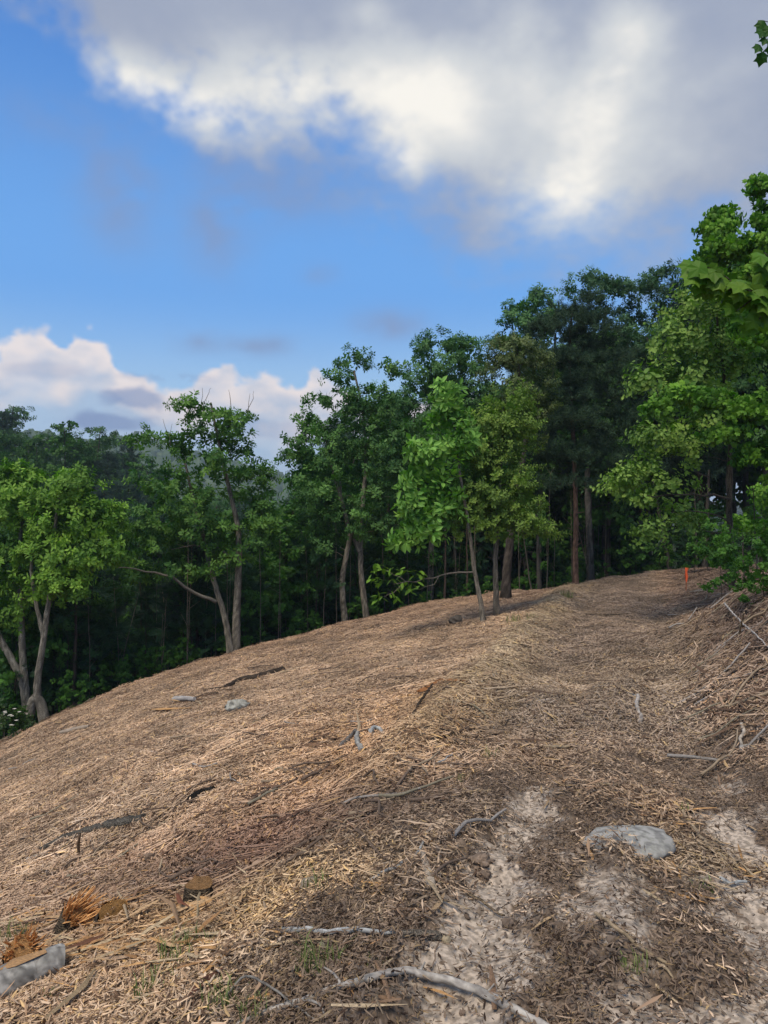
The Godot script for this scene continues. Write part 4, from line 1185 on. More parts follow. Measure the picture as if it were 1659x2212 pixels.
const SKYLINE := [[-300, 1000], [0, 1075], [280, 1075], [420, 1080], [600, 1062], [650, 1020], [720, 880], [800, 830], [900, 790], [960, 765], [1050, 790], [1100, 740], [1170, 680], [1260, 640], [1330, 625], [1400, 625], [1480, 570], [1560, 520], [1659, 420], [1900, 300]]
func build_woods() -> void:
	var kinds := {}
	for k in ["oak", "maple", "pine", "hemlock", "sapling"]:
		kinds[k] = [wood_kind(k), wood_kind(k)]
		if k in ["oak", "pine"]: kinds[k].append(wood_kind(k))
	var say := {"oak": ["oak_tree", "dark oak standing in the woods behind the clearing edge", "tree", "oaks in the woods behind the clearing"], "maple": ["maple_tree", "dark green maple standing in the woods behind the clearing edge", "tree", "maples in the woods behind the clearing"],
		"pine": ["pine_tree", "blackish green pine standing in the woods behind the clearing edge", "tree", "pines in the woods behind the clearing"], "hemlock": ["hemlock_sapling", "low dark feathery evergreen in the shade under the woods", "tree", "young evergreens in the shade of the woods"],
		"sapling": ["maple_sapling", "thin leafy sapling in the shade under the woods", "tree", "saplings in the shade of the woods"]}
	for zi in 20:
		for xi in 34:
			var x := -34.0 + xi * 2.15 + rf(-0.9, 0.9)
			var z := -14.0 - zi * 2.15 + rf(-0.9, 0.9)
			var back := edge_z(x) - z
			if back < 1.3 or back > 27.0 or z < -56:
				continue
			var px := CXP + FOC * x / -z
			if px < -180 or px > 1900:
				continue
			var h := hgt(x, z)
			var top := 1.6 + (1130.0 - (curve(SKYLINE, px) + rf(0, 70))) / FOC * -z
			var room := (top - h) / 9.6
			if room < 0.3:
				continue
			var u := rf(0, 1)
			var kind := "oak" if u < 0.42 else "maple" if u < 0.72 else "pine"
			if px < 720 and px > 560: kind = "pine" if u < 0.6 else "maple"
			var tall := clampf(room, 0.45, 1.5) * rf(0.82, 1.0)
			var wide := clampf(tall, 0.6, 1.25) * rf(0.9, 1.15)
			copy_of(kinds[kind][rng.randi() % kinds[kind].size()], say[kind][0], Vector3(x, h, z), rf(0, TAU), Vector3(wide, tall, wide), "%s dark %s in the woods %s" % ["tall" if tall > 1.05 else "short" if tall < 0.75 else "middling", kind, beside(px)], say[kind][2], say[kind][3])
	for k in 230:
		var x := rf(-16, 14)
		var z := edge_z(x) - 1.2 - 10.0 * pow(rf(0, 1), 1.3)
		var px := CXP + FOC * x / -z
		if px < -60 or px > 1720: continue
		var kind := "hemlock" if rng.randf() < 0.6 else "sapling"
		var s := rf(0.55, 1.15)
		if x > 4.0 and z > -30.0: s *= 0.6
		copy_of(kinds[kind][rng.randi() % 2], say[kind][0], Vector3(x, hgt(x, z), z), rf(0, TAU), Vector3(s, s, s), "%s %s in the shade %s" % ["tall" if s > 0.95 else "low" if s < 0.7 else "middling", "feathery dark evergreen" if kind == "hemlock" else "leafy maple sapling", beside(px)], say[kind][2], say[kind][3])
	# bare thin stems along the shaded edge
	var stems := []
	for k in 7:
		var b := Buf.new()
		var tall := rf(2.4, 4.4)
		var lean := Vector3(rf(-0.5, 0.5), 0, rf(-0.3, 0.3)) * rf(0.1, 1.0)
		var p := smooth_line([Vector3(0, -0.2, 0), lean * 0.4 + Vector3(0, tall * 0.5, 0), lean + Vector3(0, tall, 0)], 0.3, 0.012)
		var r := PackedFloat32Array()
		for j in p.size(): r.append(lerpf(rf(0.011, 0.019), 0.004, float(j) / p.size()))
		b.tube(p, r, 5, Color(0.40, 0.34, 0.28), 0.08)
		for j in 4:
			var o := p[rng.randi_range(p.size() / 3, p.size() - 1)]
			b.tube(PackedVector3Array([o, o + Vector3(rf(-0.4, 0.4), rf(0.05, 0.35), rf(-0.3, 0.3))]), PackedFloat32Array([0.006, 0.002]), 3, Color(0.4, 0.34, 0.28), 0, false)
		stems.append(b.mesh())
	for k in 150:
		var x := rf(-10.5, 9.0) + 0.7 * sin(k * 0.37)
		if x > 3.0 and rng.randf() < 0.5: continue
		var z := edge_z(x) - 0.15 - 6.0 * pow(rf(0, 1), 1.4)
		var o := part(numbered("thin_stem"), stems[rng.randi() % 7], M.bark, self, Vector3(x, hgt(x, z), z))
		o.rotation = Vector3(rf(-0.06, 0.06), rf(0, TAU), rf(-0.06, 0.06)) * Vector3(1, 1, 1 if rng.randf() < 0.8 else 7)
		o.scale = Vector3.ONE * rf(0.7, 1.25)
		tag(o, "thin bare grey stem %s, %s" % [beside(CXP + FOC * x / -z), "at the clearing edge" if edge_z(x) - z < 1.2 else "deeper in the shade"], "stem", "thin bare stems along the clearing edge")
	# trunks that stand out against the dark
	for q in [[1165, 1270, 25.5, 1160, 1120, 0.075, Color(0.2, 0.18, 0.15), "slim grey trunk left of the reddish pine trunk"], [1276, 1247, 26.5, 1271, 1160, 0.07, Color(0.17, 0.155, 0.14), "pale grey trunk just right of the reddish pine trunk"], [1452, 1230, 27.5, 1418, 1080, 0.09, Color(0.15, 0.135, 0.115), "dark trunk leaning left behind the top of the track"], [1522, 1222, 26, 1530, 1060, 0.11, Color(0.13, 0.115, 0.1), "thick dark trunk behind the slim poplar"], [1505, 1224, 26, 1502, 1090, 0.05, Color(0.15, 0.135, 0.115), "thin dark trunk left of the thick one behind the poplar"],
			[160, 1500, 20, 166, 1280, 0.06, Color(0.16, 0.12, 0.1), "straight brown trunk behind the tree with the elbow root"], [960, 1318, 26, 962, 1160, 0.05, Color(0.18, 0.13, 0.105), "thin reddish trunk in the shade behind the low leafy branch"], [1010, 1308, 26.5, 1008, 1150, 0.045, Color(0.18, 0.13, 0.105), "thin reddish twin trunk in the shade behind the low leafy branch"], [1150, 1288, 25, 1128, 1140, 0.03, Color(0.2, 0.18, 0.15), "very thin bent grey stem left of the pine"], [1638, 1285, 13.5, 1628, 1100, 0.018, Color(0.18, 0.16, 0.14), "very thin upright stem at the right edge beside the track"], [1615, 1320, 13.2, 1606, 1190, 0.02, Color(0.16, 0.14, 0.12), "thin sapling stem just right of the slim poplar"], [1592, 1230, 14.6, 1572, 1090, 0.022, Color(0.24, 0.22, 0.2), "thin pale leaning stem crossing behind the slim poplar"]]:
		var f := at(q[0], q[1], q[2])
		f.y = minf(hgt(f.x, f.z), f.y) - 0.1
		var e := at(q[3], q[4], q[2])
		var up: Vector3 = e + (e - f) * 0.25
		var t := thing("bare_trunk", q[7], "trunk", f)
		var b := Buf.new()
		var p := smooth_line([Vector3.ZERO, e - f, up - f], 0.3, 0.015)
		var r := PackedFloat32Array()
		for k in p.size(): r.append(lerpf(q[5], q[5] * 0.2, float(k) / p.size()))
		b.tube(p, r, 8, q[6], 0.08)
		part("trunk", b.mesh(), M.bark, t)
		b = Buf.new()
		for k in 6:
			var o := p[rng.randi_range(p.size() / 3, p.size() - 2)]
			b.tube(PackedVector3Array([o, o + Vector3(rf(-0.4, 0.4), rf(-0.05, 0.2), rf(-0.2, 0.2)), o + Vector3(rf(-0.7, 0.7), rf(-0.1, 0.3), rf(-0.3, 0.3))]), PackedFloat32Array([q[5] * 0.16, q[5] * 0.1, 0.002]), 4, q[6], 0, false)
		part("dead_branches", b.mesh(), M.bark, t)
	# saplings on the right bank
	for q in [[1610, 1330, 13.0, 0.22], [1650, 1300, 12.5, 0.3], [1560, 1300, 15.5, 0.35], [1530, 1235, 22, 0.55], [1500, 1240, 21, 0.4], [1650, 1230, 16, 0.6], [1575, 1245, 20, 0.5]]:
		var f := ground(q[0], q[1])
		copy_of(kinds.sapling[rng.randi() % 2], "maple_sapling", f, rf(0, TAU), Vector3.ONE * q[3], "small leafy sapling on the bank right of the track", "tree", "saplings on the right bank")
	# low growth at the foot of the woods
	for k in 70:
		var x := rf(-9.5, 8)
		var z := edge_z(x) - rf(-0.1, 0.8)
		var s := rf(0.12, 0.28)
		copy_of(kinds.sapling[rng.randi() % 2], "seedling", Vector3(x, hgt(x, z), z), rf(0, TAU), Vector3.ONE * s, "leafy seedling at the wood edge, " + beside(CXP + FOC * x / -z), "plant", "seedlings along the clearing edge")
	# the far side of the valley
	for k in 520:
		var az := rf(-34, -2)
		var dd := rf(48, 150)
		var x := sin(deg_to_rad(az)) * dd
		var z := -cos(deg_to_rad(az)) * dd
		if z > -57.0 and x > -24 or rng.randf() > dd / 130.0 + 0.1: continue
		var u := rng.randf()
		var kind := "oak" if u < 0.5 else "maple" if u < 0.8 else "pine"
		var s := rf(0.8, 1.25)
		if az < -21.0 and dd > 66 and dd < 84: s *= 1.1
		copy_of(kinds[kind][rng.randi() % kinds[kind].size()], {"oak": "oak_tree", "maple": "maple_tree", "pine": "pine_tree"}[kind], Vector3(x, hgt(x, z), z), rf(0, TAU), Vector3(s * rf(0.95, 1.3), s, s * rf(0.95, 1.3)), "%s across the valley, %s" % [["hazy oak", "hazy maple", "hazy dark pine"][["oak", "maple", "pine"].find(kind)] if dd < 90 else ["small far oak", "small far maple", "small far pine"][["oak", "maple", "pine"].find(kind)], beside(CXP + FOC * x / -z).replace("behind", "above").replace("left of", "above left of").replace("right of", "above right of")], "tree", kind + "s on the hill across the valley")
	for k in kinds:
		for t in kinds[k]: t.free()

func build_hills() -> void:
	var b := Buf.new()
	lump(b, Vector3(0, 3, 0), Vector3(4.2, 5.0, 4.2), 6, 0.5, Color.WHITE, 5)
	b.smooth()
	var ts: Array[Transform3D] = []
	var cs := PackedColorArray()
	for k in 9000:
		var az := rf(-36, 16)
		var dd := rf(300, 900)
		var x := sin(deg_to_rad(az)) * dd
		var z := -cos(deg_to_rad(az)) * dd
		var s := rf(0.7, 1.25)
		ts.append(Transform3D(Basis(Vector3.UP, rf(0, TAU)).scaled(Vector3(s, s * rf(0.8, 1.3), s)), Vector3(x, hgt(x, z), z)))
		cs.append(Color(0.045, 0.085, 0.03).lerp(Color(0.08, 0.12, 0.04), rf(0, 1)))
	var w := thing("distant_forest", "blue hazed forest covering the far ridge on the horizon", "forest", Vector3.ZERO, "", "stuff")
	scatter("tree_crowns", b.mesh(), M.needle, w, ts, cs)

# ------------------------------------------------------------------ things lying on the clearing
func stick(called: String, label: String, category: String, pts: Array, r0: float, r1: float, col: Color, m := "bark", lift := 0.0, group := "", sides := 7, wob := 0.006) -> Node3D:
	var w := []
	for q in pts:
		var g := ground(q[0], q[1])
		w.append(g + Vector3(0, r0 * 0.7 + lift + (q[2] if q.size() > 2 else 0.0), 0))
	var o: Vector3 = w[0]
	var p := smooth_line(w.map(func(v): return v - o), maxf(0.03, r0 * 2.0), wob)
	var r := PackedFloat32Array()
	for k in p.size(): r.append(lerpf(r0, r1, float(k) / (p.size() - 1)) * rf(0.92, 1.08))
	var b := Buf.new()
	b.tube(p, r, sides, col, 0.035, true, rf(0, 9))
	b.weather(N3, 2.2, 0.4)
	var s := part(numbered(called), b.mesh(), M[m], self, o)
	tag(s, label, category, group)
	return s

func rock(called: String, label: String, px: float, py: float, r: Vector3, col: Color, sink: float, turn := 0.0, seed_ := 1, rough := 0.35, m := "stone") -> void:
	var g := ground(px, py)
	var b := Buf.new()
	lump(b, Vector3.ZERO, r, 11, rough, col, seed_, Basis(Vector3.UP, turn))
	b.smooth()
	tag(part(numbered(called), b.mesh(), M[m], self, g + Vector3(0, r.y * (1.0 - sink * 2.0), 0)), label, "rock" if m == "stone" else "clod")

func plank(called: String, label: String, a: Array, e: Array, w: float, th: float, col: Color, lift := 0.0, group := "", category := "wood piece") -> Node3D:
	var p := ground(a[0], a[1]) + Vector3(0, th + lift + (a[2] if a.size() > 2 else 0.0), 0)
	var q := ground(e[0], e[1]) + Vector3(0, th + lift + (e[2] if e.size() > 2 else 0.0), 0)
	var b := Buf.new()
	var d := (q - p).normalized()
	splinter(b, (q - p) * 0.5, d, p.distance_to(q), w, th, col)
	var s := part(numbered(called), b.mesh(), M.wood, self, p)
	tag(s, label, category, group)
	return s

func torn_stump(label: String, px: float, py: float, r: float, h: float, lean: Vector3, torn: float, face: Color) -> void:
	var g := ground(px, py)
	var t := thing("tree_stump", label, "stump", g)
	var b := Buf.new()
	var top := Vector3(0, h, 0) + lean
	b.tube(PackedVector3Array([Vector3(0, -0.06, 0), lean * 0.3 + Vector3(0, h * 0.3, 0), top * 0.97]), PackedFloat32Array([r * 1.35, r * 1.08, r]), 11, Color(0.17, 0.135, 0.10), 0.1, false, px)
	part("bark", b.mesh(), M.bark, t)
	b = Buf.new()
	var n := (top.normalized() + Vector3(0, 0.1, 0.5)).normalized()
	var s := n.cross(Vector3.RIGHT).normalized()
	var u := s.cross(n)
	var ring := PackedVector3Array()
	for k in 12:
		var a := TAU * k / 12
		ring.append(top + (u * cos(a) + s * sin(a)) * r * rf(0.86, 0.98) + n * rf(-0.012, 0.012))
	for k in 12:
		b.tri(top + n * 0.012, ring[k], ring[(k + 1) % 12], face * rf(0.9, 1.15))
		b.tri(top + n * 0.012, ring[(k + 1) % 12], ring[k], face)
	part("cut_face", b.mesh(), M.wood, t)
	if torn > 0.0:
		b = Buf.new()
		for k in 170:
			var a := rf(0, TAU)
			var q := top + (u * cos(a) + s * sin(a)) * r * sqrt(rf(0.15, 1)) - n * 0.03
			var d := (n + u * cos(a) * 0.45 + s * sin(a) * 0.3 + Vector3(0.75, 0.1, 0.25) + rdir() * 0.45).normalized()
			var l := torn * rf(0.3, 1.0)
			splinter(b, q + d * l * 0.45, d, l, rf(0.006, 0.016), 0.005, (face * 1.15).lerp(Color(0.36, 0.17, 0.06), rf(0, 0.7)) * rf(0.8, 1.25))
		part("torn_fibres", b.mesh(), M.chip, t).set_meta("kind", "stuff")

func build_pieces() -> void:
	var pale := Color(0.56, 0.45, 0.30)
	var gry := Color(0.40, 0.38, 0.35)
	var blu := Color(0.42, 0.45, 0.46)
	var brn := Color(0.13, 0.10, 0.08)
	var orn := Color(0.74, 0.44, 0.19)
	# rocks
	rock("rock", "pale lichen grey rock lying on the slope below the woods", 513, 1533, Vector3(0.165, 0.085, 0.11), Color(0.42, 0.43, 0.39), 0.22, 0.3, 4, 0.5)
	rock("boulder", "dark rounded boulder at the far edge left of the bushy young tree", 985, 1348, Vector3(0.15, 0.11, 0.12), Color(0.13, 0.115, 0.10), 0.2, 0.5, 9)
	rock("flat_rock", "flat grey slab of rock set level into the track", 1362, 1826, Vector3(0.235, 0.05, 0.19), Color(0.37, 0.375, 0.36), 0.38, 0.25, 12, 0.10)
	rock("rock", "small tan stone among the bright chips left of the track", 672, 1918, Vector3(0.055, 0.028, 0.04), Color(0.30, 0.26, 0.20), 0.15, 0.2, 15)
	rock("rock", "small brown stone in the dark litter above the stumps", 322, 1858, Vector3(0.035, 0.03, 0.03), Color(0.23, 0.17, 0.13), 0.15, 0.8, 18)
	rock("rock", "tiny cream pebble on the dirt beside the fallen stick end", 963, 2035, Vector3(0.018, 0.014, 0.014), Color(0.5, 0.42, 0.30), 0.15, 0, 21)
	rock("rock", "small buff stone far up the slope near the wood edge", 876, 1441, Vector3(0.10, 0.06, 0.07), Color(0.36, 0.27, 0.19), 0.2, 0, 24)
	rock("rock", "thin grey stone at the right edge of the frame beside the track", 1622, 1620, Vector3(0.09, 0.025, 0.05), Color(0.34, 0.33, 0.31), 0.2, 0.1, 27)
	for q in [[1040, 1868, 0.05, "light brown clod on the left lip of the wheel rut"], [1045, 1895, 0.035, "small light brown clod below the larger clod on the rut lip"], [1100, 2000, 0.03, "grey brown clod in the sandy left rut"], [1210, 2010, 0.035, "dark clod on the ridge between the ruts"], [1330, 2040, 0.025, "small dark clod beside the diagonal stick"]]:
		rock("soil_clod", q[3], q[0], q[1], Vector3(q[2], q[2] * 0.6, q[2] * 0.9), Color(0.30, 0.235, 0.18) if q[1] < 1900 else Color(0.21, 0.165, 0.13), 0.25, 0, int(q[0]), 0.6, "soil")
	# logs and branches on the slope
	stick("log", "weathered grey log chunk with a torn pale end on the slope", "log", [[378, 1520], [398, 1518], [420, 1519]], 0.06, 0.035, Color(0.5, 0.48, 0.46), "birch", 0.03)
	plank("wood_piece", "orange split plank lying left below the grey log chunk", [326, 1536], [412, 1533], 0.10, 0.03, orn)
	plank("wood_piece", "pale curled shard standing up at the end of the grey log chunk", [372, 1512, 0.02], [388, 1520, 0.02], 0.07, 0.02, Color(0.62, 0.40, 0.2))
	stick("branch", "short pale broken branch reaching right from the grey log chunk", "branch", [[418, 1516], [432, 1522], [440, 1534]], 0.022, 0.012, pale, "wood", 0.01)
	stick("branch", "brown branch lying behind the grey log chunk", "branch", [[420, 1514], [445, 1504], [470, 1502]], 0.035, 0.02, Color(0.22, 0.16, 0.12), "bark", 0.01)
	stick("log", "long dark rotten log lying across the upper slope", "log", [[440, 1498], [490, 1487], [520, 1472], [560, 1465], [612, 1450]], 0.035, 0.075, brn, "bark", 0.01)
	stick("branch", "thin pale branch running on from the dark rotten log", "branch", [[605, 1456], [640, 1446], [672, 1440]], 0.02, 0.008, pale, "wood", 0.01)
	stick("branch", "straight brown stick in front of the dark rotten log", "branch", [[425, 1500], [470, 1492], [540, 1488]], 0.016, 0.008, Color(0.35, 0.26, 0.18), "bark")
	stick("log", "pale peeled pole half buried low on the left slope", "log", [[132, 1587], [165, 1578], [192, 1574]], 0.05, 0.035, Color(0.46, 0.39, 0.31), "wood")
	stick("log", "short charred black log chunk in the middle of the slope", "log", [[412, 1738], [435, 1722], [462, 1714]], 0.04, 0.028, Color(0.045, 0.04, 0.037), "bark", 0.01)
	stick("branch", "thin brown branch rising right from the charred log chunk", "branch", [[462, 1712], [500, 1695], [530, 1683], [545, 1692]], 0.01, 0.005, Color(0.33, 0.24, 0.16), "bark", 0.02)
	stick("log", "long grey weathered log lying on the left slope", "log", [[88, 1846], [130, 1822], [180, 1806], [240, 1790], [312, 1778]], 0.028, 0.05, Color(0.2, 0.185, 0.165), "bark", 0.015)
	stick("branch", "pale grey stick at the lower end of the long weathered log", "branch", [[60, 1862], [90, 1852], [118, 1838]], 0.018, 0.014, gry, "birch", 0.01)
	plank("stake", "short dark upright stub beside the long weathered log", [172, 1856, -0.05], [174, 1856, 0.20], 0.03, 0.016, Color(0.17, 0.11, 0.07), 0.0, "", "stub")
	plank("wood_piece", "long pale split strip right of the dark upright stub", [198, 1858], [266, 1800], 0.03, 0.01, Color(0.55, 0.42, 0.26))
	# the churned heap in the middle
	stick("root_chunk", "bleached knotty wood chunk standing in the heap mid slope", "wood chunk", [[772, 1602, 0.07], [772, 1612, 0.04], [782, 1626, 0.0]], 0.02, 0.028, Color(0.36, 0.36, 0.34), "birch")
	stick("root_chunk", "dark knotty wood chunk left of the bleached chunk", "wood chunk", [[735, 1618], [755, 1608, 0.05], [768, 1604, 0.1]], 0.025, 0.018, Color(0.2, 0.19, 0.18), "birch")
	stick("branch", "bluish broken branch right of the bleached chunk", "branch", [[800, 1598, 0.06], [812, 1588, 0.05], [830, 1590], [850, 1612]], 0.02, 0.012, blu, "birch", 0.01)
	plank("wood_piece", "pale splinter standing upright above the bleached chunk", [772, 1590], [770, 1570, 0.16], 0.03, 0.01, pale)
	stick("branch", "dark straight stick leaning on the orange heap", "branch", [[888, 1556], [910, 1528, 0.06], [935, 1500, 0.1]], 0.018, 0.01, brn)
	stick("branch", "long dark thin branch running down below the orange heap", "branch", [[1005, 1578], [930, 1600], [860, 1615], [790, 1622]], 0.014, 0.008, Color(0.16, 0.12, 0.09))
	plank("wood_piece", "reddish torn slab at the top of the orange heap", [905, 1506], [955, 1477], 0.12, 0.04, Color(0.5, 0.23, 0.09), 0.02)
	plank("wood_piece", "long reddish strip running right along the top of the orange heap", [940, 1478], [1015, 1480], 0.07, 0.025, Color(0.48, 0.24, 0.10), 0.02)
	plank("wood_piece", "short orange chunk at the left end of the orange heap", [866, 1512], [905, 1506], 0.06, 0.02, orn, 0.01)
	stick("branch", "thin blue grey twig curving over the dark grassy patch", "branch", [[885, 1692], [902, 1674], [920, 1660], [950, 1652], [978, 1632]], 0.009, 0.005, blu, "birch", 0.012)
	# sticks on the track
	stick("branch", "long pale peeled stick across the left side of the track", "branch", [[1088, 1596], [1120, 1604], [1165, 1617], [1232, 1617]], 0.008, 0.014, pale, "wood", 0.01)
	stick("branch", "short grey forked knot of wood in the middle of the track", "branch", [[1378, 1518, 0.05], [1376, 1532], [1384, 1552], [1382, 1562]], 0.016, 0.02, Color(0.45, 0.42, 0.39), "birch", 0.01)
	stick("branch", "thin grey twig above the forked knot of wood", "branch", [[1355, 1500], [1375, 1508], [1396, 1520]], 0.01, 0.006, gry, "birch", 0.01)
	stick("branch", "peeled pale stick lying level across the track", "branch", [[1252, 1692], [1290, 1697], [1342, 1705]], 0.011, 0.008, pale, "wood", 0.01)
	stick("branch", "thin brown stick left of the peeled level stick", "branch", [[1205, 1700], [1260, 1686], [1330, 1672]], 0.007, 0.005, Color(0.25, 0.18, 0.13), "bark", 0.008)
	stick("branch", "pale stick fanning out to the right edge of the frame", "branch", [[1545, 1540], [1590, 1530], [1625, 1518], [1675, 1500]], 0.009, 0.016, Color(0.52, 0.42, 0.29), "wood", 0.03)
	stick("branch", "short pale stick below the stick at the right edge", "branch", [[1560, 1538], [1600, 1538], [1640, 1537]], 0.008, 0.006, pale, "wood", 0.01)
	stick("branch", "thin bleached twig leaning down the bank right of the track", "branch", [[1565, 1340, 0.18], [1600, 1368, 0.1], [1635, 1392, 0.05], [1662, 1410]], 0.010, 0.006, Color(0.5, 0.48, 0.46), "birch", 0.03)
	stick("branch", "pale upright twig stuck in the bank right of the track", "branch", [[1592, 1392, 0.0], [1598, 1388, 0.12], [1608, 1384, 0.28]], 0.012, 0.006, pale, "wood")
	stick("branch", "curled pale root at the right side of the track", "branch", [[1602, 1572], [1606, 1590], [1600, 1605], [1602, 1618]], 0.016, 0.012, Color(0.5, 0.45, 0.38), "birch", 0.02)
	stick("branch", "long pale stick lying up the bank behind the track", "branch", [[1452, 1320], [1500, 1305], [1560, 1290]], 0.02, 0.012, Color(0.45, 0.36, 0.26), "wood", 0.02)
	stick("branch", "thin dark branch across the track below the pine", "branch", [[1262, 1328], [1310, 1330], [1365, 1327]], 0.012, 0.007, brn, "bark", 0.01)
	stick("branch", "white twig at the crest beside the pale grey trunk", "branch", [[1298, 1247], [1312, 1244], [1322, 1238, 0.12]], 0.012, 0.006, pale, "wood", 0.03)
	stick("branch", "thin stick slanting down beside the right rut", "branch", [[1475, 1762], [1500, 1800], [1530, 1838], [1560, 1862], [1592, 1880]], 0.011, 0.009, Color(0.5, 0.40, 0.27), "wood", 0.02)
	stick("branch", "blue grey twig lying at the right edge of the pale chip heap", "branch", [[1555, 1905], [1580, 1915], [1612, 1912]], 0.009, 0.006, blu, "birch", 0.01)
	stick("branch", "long thin stick lying diagonally over the ruts", "branch", [[1287, 2000, 0.03], [1330, 2026, 0.02], [1380, 2055], [1440, 2090]], 0.008, 0.006, Color(0.48, 0.38, 0.25), "wood", 0.01)
	stick("branch", "pale twig continuing below the long diagonal stick", "branch", [[1420, 2088], [1440, 2104], [1455, 2120]], 0.007, 0.004, pale, "wood", 0.005)
	stick("branch", "thin twig running down the left rut edge", "branch", [[1002, 1928], [1050, 1962], [1090, 1985]], 0.007, 0.004, Color(0.36, 0.28, 0.2), "bark", 0.01)
	# left of the track, near
	stick("branch", "bluish lichen twig bending up beside the rut", "branch", [[800, 1912], [850, 1885], [890, 1862], [908, 1845], [920, 1815], [930, 1792]], 0.007, 0.008, blu, "birch", 0.02)
	stick("branch", "pale splintered post chunk leaning beside the bluish twig", "wood chunk", [[914, 1858, 0.03], [922, 1888, 0.02], [934, 1925, 0]], 0.012, 0.024, Color(0.62, 0.53, 0.41), "wood")
	stick("branch", "long thin brown branch running up toward the rut", "branch", [[755, 1795], [830, 1778], [920, 1750], [1000, 1722]], 0.006, 0.008, Color(0.3, 0.22, 0.15), "bark", 0.012)
	stick("branch", "pale strip above the long thin brown branch", "branch", [[985, 1728], [1020, 1722], [1062, 1720]], 0.006, 0.011, Color(0.5, 0.38, 0.24), "wood", 0.03)
	stick("branch", "straight silvery stick lying level on the dirt", "branch", [[612, 2012], [650, 2018], [720, 2020], [790, 2020], [852, 2022]], 0.012, 0.009, Color(0.48, 0.50, 0.50), "birch", 0.01)
	stick("branch", "short grey stick end right of the silvery stick", "branch", [[870, 2026], [905, 2028], [948, 2030]], 0.013, 0.018, Color(0.3, 0.26, 0.22), "bark", 0.005)
	var arch := [[470, 2245], [545, 2206, 0.005], [590, 2192, 0.01], [652, 2176, 0.015], [712, 2153, 0.02], [740, 2150, 0.025], [800, 2134, 0.03], [878, 2118, 0.03], [905, 2126, 0.03], [960, 2136, 0.025], [1050, 2165, 0.02], [1110, 2192, 0.01], [1180, 2225, 0.0], [1240, 2262]]
	stick("branch", "long crooked grey branch lying across the bottom of the picture", "branch", arch, 0.0105, 0.0165, Color(0.44, 0.415, 0.38), "birch", 0.0, "", 10, 0.0025)
	for q in [[[738, 2150, 0.03], [722, 2136, 0.05], [700, 2128, 0.06]], [[905, 2124, 0.03], [918, 2108, 0.045]], [[652, 2174, 0.02], [690, 2190, 0.03], [700, 2206, 0.02]], [[1050, 2163, 0.02], [1068, 2150, 0.035]]]:
		stick("branch", ["broken side twig pointing up left from the crooked grey branch", "stub on the highest bend of the crooked grey branch", "side twig running down from the crooked grey branch", "short stub near the right end of the crooked grey branch"][[738, 905, 652, 1050].find(q[0][0])], "branch", q, 0.006, 0.003, Color(0.36, 0.34, 0.31), "birch", 0.0, "", 6, 0.001)
	stick("branch", "thin dark twig bent over left of the crooked grey branch", "branch", [[430, 2225, 0.0], [480, 2178, 0.02], [522, 2142, 0.05], [565, 2145, 0.04], [620, 2172, 0.02], [680, 2205, 0.0]], 0.005, 0.004, Color(0.24, 0.23, 0.21), "birch", 0.0, "", 7, 0.002)
	# torn stumps in the corner
	torn_stump("shredded orange stump nearest the bottom left corner", 64, 2088, 0.085, 0.10, Vector3(-0.03, 0, 0.05), 0.13, orn)
	torn_stump("shredded stump with long torn fibres behind the nearest stump", 140, 2018, 0.07, 0.12, Vector3(0.06, 0, 0.0), 0.20, orn)
	torn_stump("low orange cut stump under loose splinters", 243, 1992, 0.09, 0.06, Vector3(0.02, 0, 0.03), 0.05, Color(0.52, 0.30, 0.11))
	torn_stump("dark stump with one pale orange cut side among the chips", 428, 1958, 0.08, 0.11, Vector3(0.0, 0, -0.02), 0.0, Color(0.56, 0.34, 0.16))
	var lg := thing("log", "grey barked log with a sawn orange notch in the bottom left corner", "log", ground(60, 2130))
	var lb := Buf.new()
	var la := ground(-60, 2180) + Vector3(0, 0.06, 0) - lg.position
	var le := ground(138, 2096) + Vector3(0, 0.06, 0) - lg.position
	var lp := PackedVector3Array()
	var lr := PackedFloat32Array()
	for k in 25:
		lp.append(la.lerp(le, k / 24.0) + Vector3(0, 0.006 * sin(k * 0.7), 0.004 * sin(k * 1.1)))
		lr.append(lerpf(0.078, 0.066, k / 24.0) * (1.0 + 0.04 * sin(k * 0.9) + 0.03 * sin(k * 2.3)))
	lb.tube(lp, lr, 22, Color(0.37, 0.365, 0.345), 0.03, true)
	lb.weather(N3, 2.6, 0.5)
	lb.weather(N4, 1.0, 0.35)
	part("bark", lb.mesh(), M.birch, lg)
	lb = Buf.new()
	splinter(lb, la.lerp(le, 0.55) + Vector3(0, 0.073, 0.01), (le - la).normalized(), 0.2, 0.075, 0.012, Color(0.58, 0.36, 0.18))
	part("notch", lb.mesh(), M.wood, lg)
	plank("wood_piece", "long pale plank lying level right of the grey log", [150, 2098], [305, 2082], 0.03, 0.012, Color(0.58, 0.42, 0.29), 0.03)
	plank("wood_piece", "long weathered plank slanting out of the bottom edge", [95, 2225], [205, 2112], 0.03, 0.012, Color(0.52, 0.40, 0.25), 0.03)
	plank("bark_strip", "broad reddish brown bark strip in the grass", [398, 2178], [480, 2110], 0.045, 0.006, Color(0.17, 0.075, 0.05), 0.03, "", "bark strip")
	plank("bark_strip", "narrow reddish brown bark strip beside the broad one", [445, 2160], [462, 2130], 0.025, 0.005, Color(0.17, 0.075, 0.05), 0.02, "", "bark strip")
	plank("bark_strip", "curved brown bark slab behind the nearest stumps", [145, 2070], [225, 2040], 0.05, 0.012, Color(0.2, 0.10, 0.06), 0.04, "", "bark strip")
	plank("bark_strip", "small red bark piece on the shadowed hole", [383, 1965, 0.05], [408, 1985, 0.03], 0.03, 0.006, Color(0.3, 0.12, 0.07), 0.03, "", "bark strip")
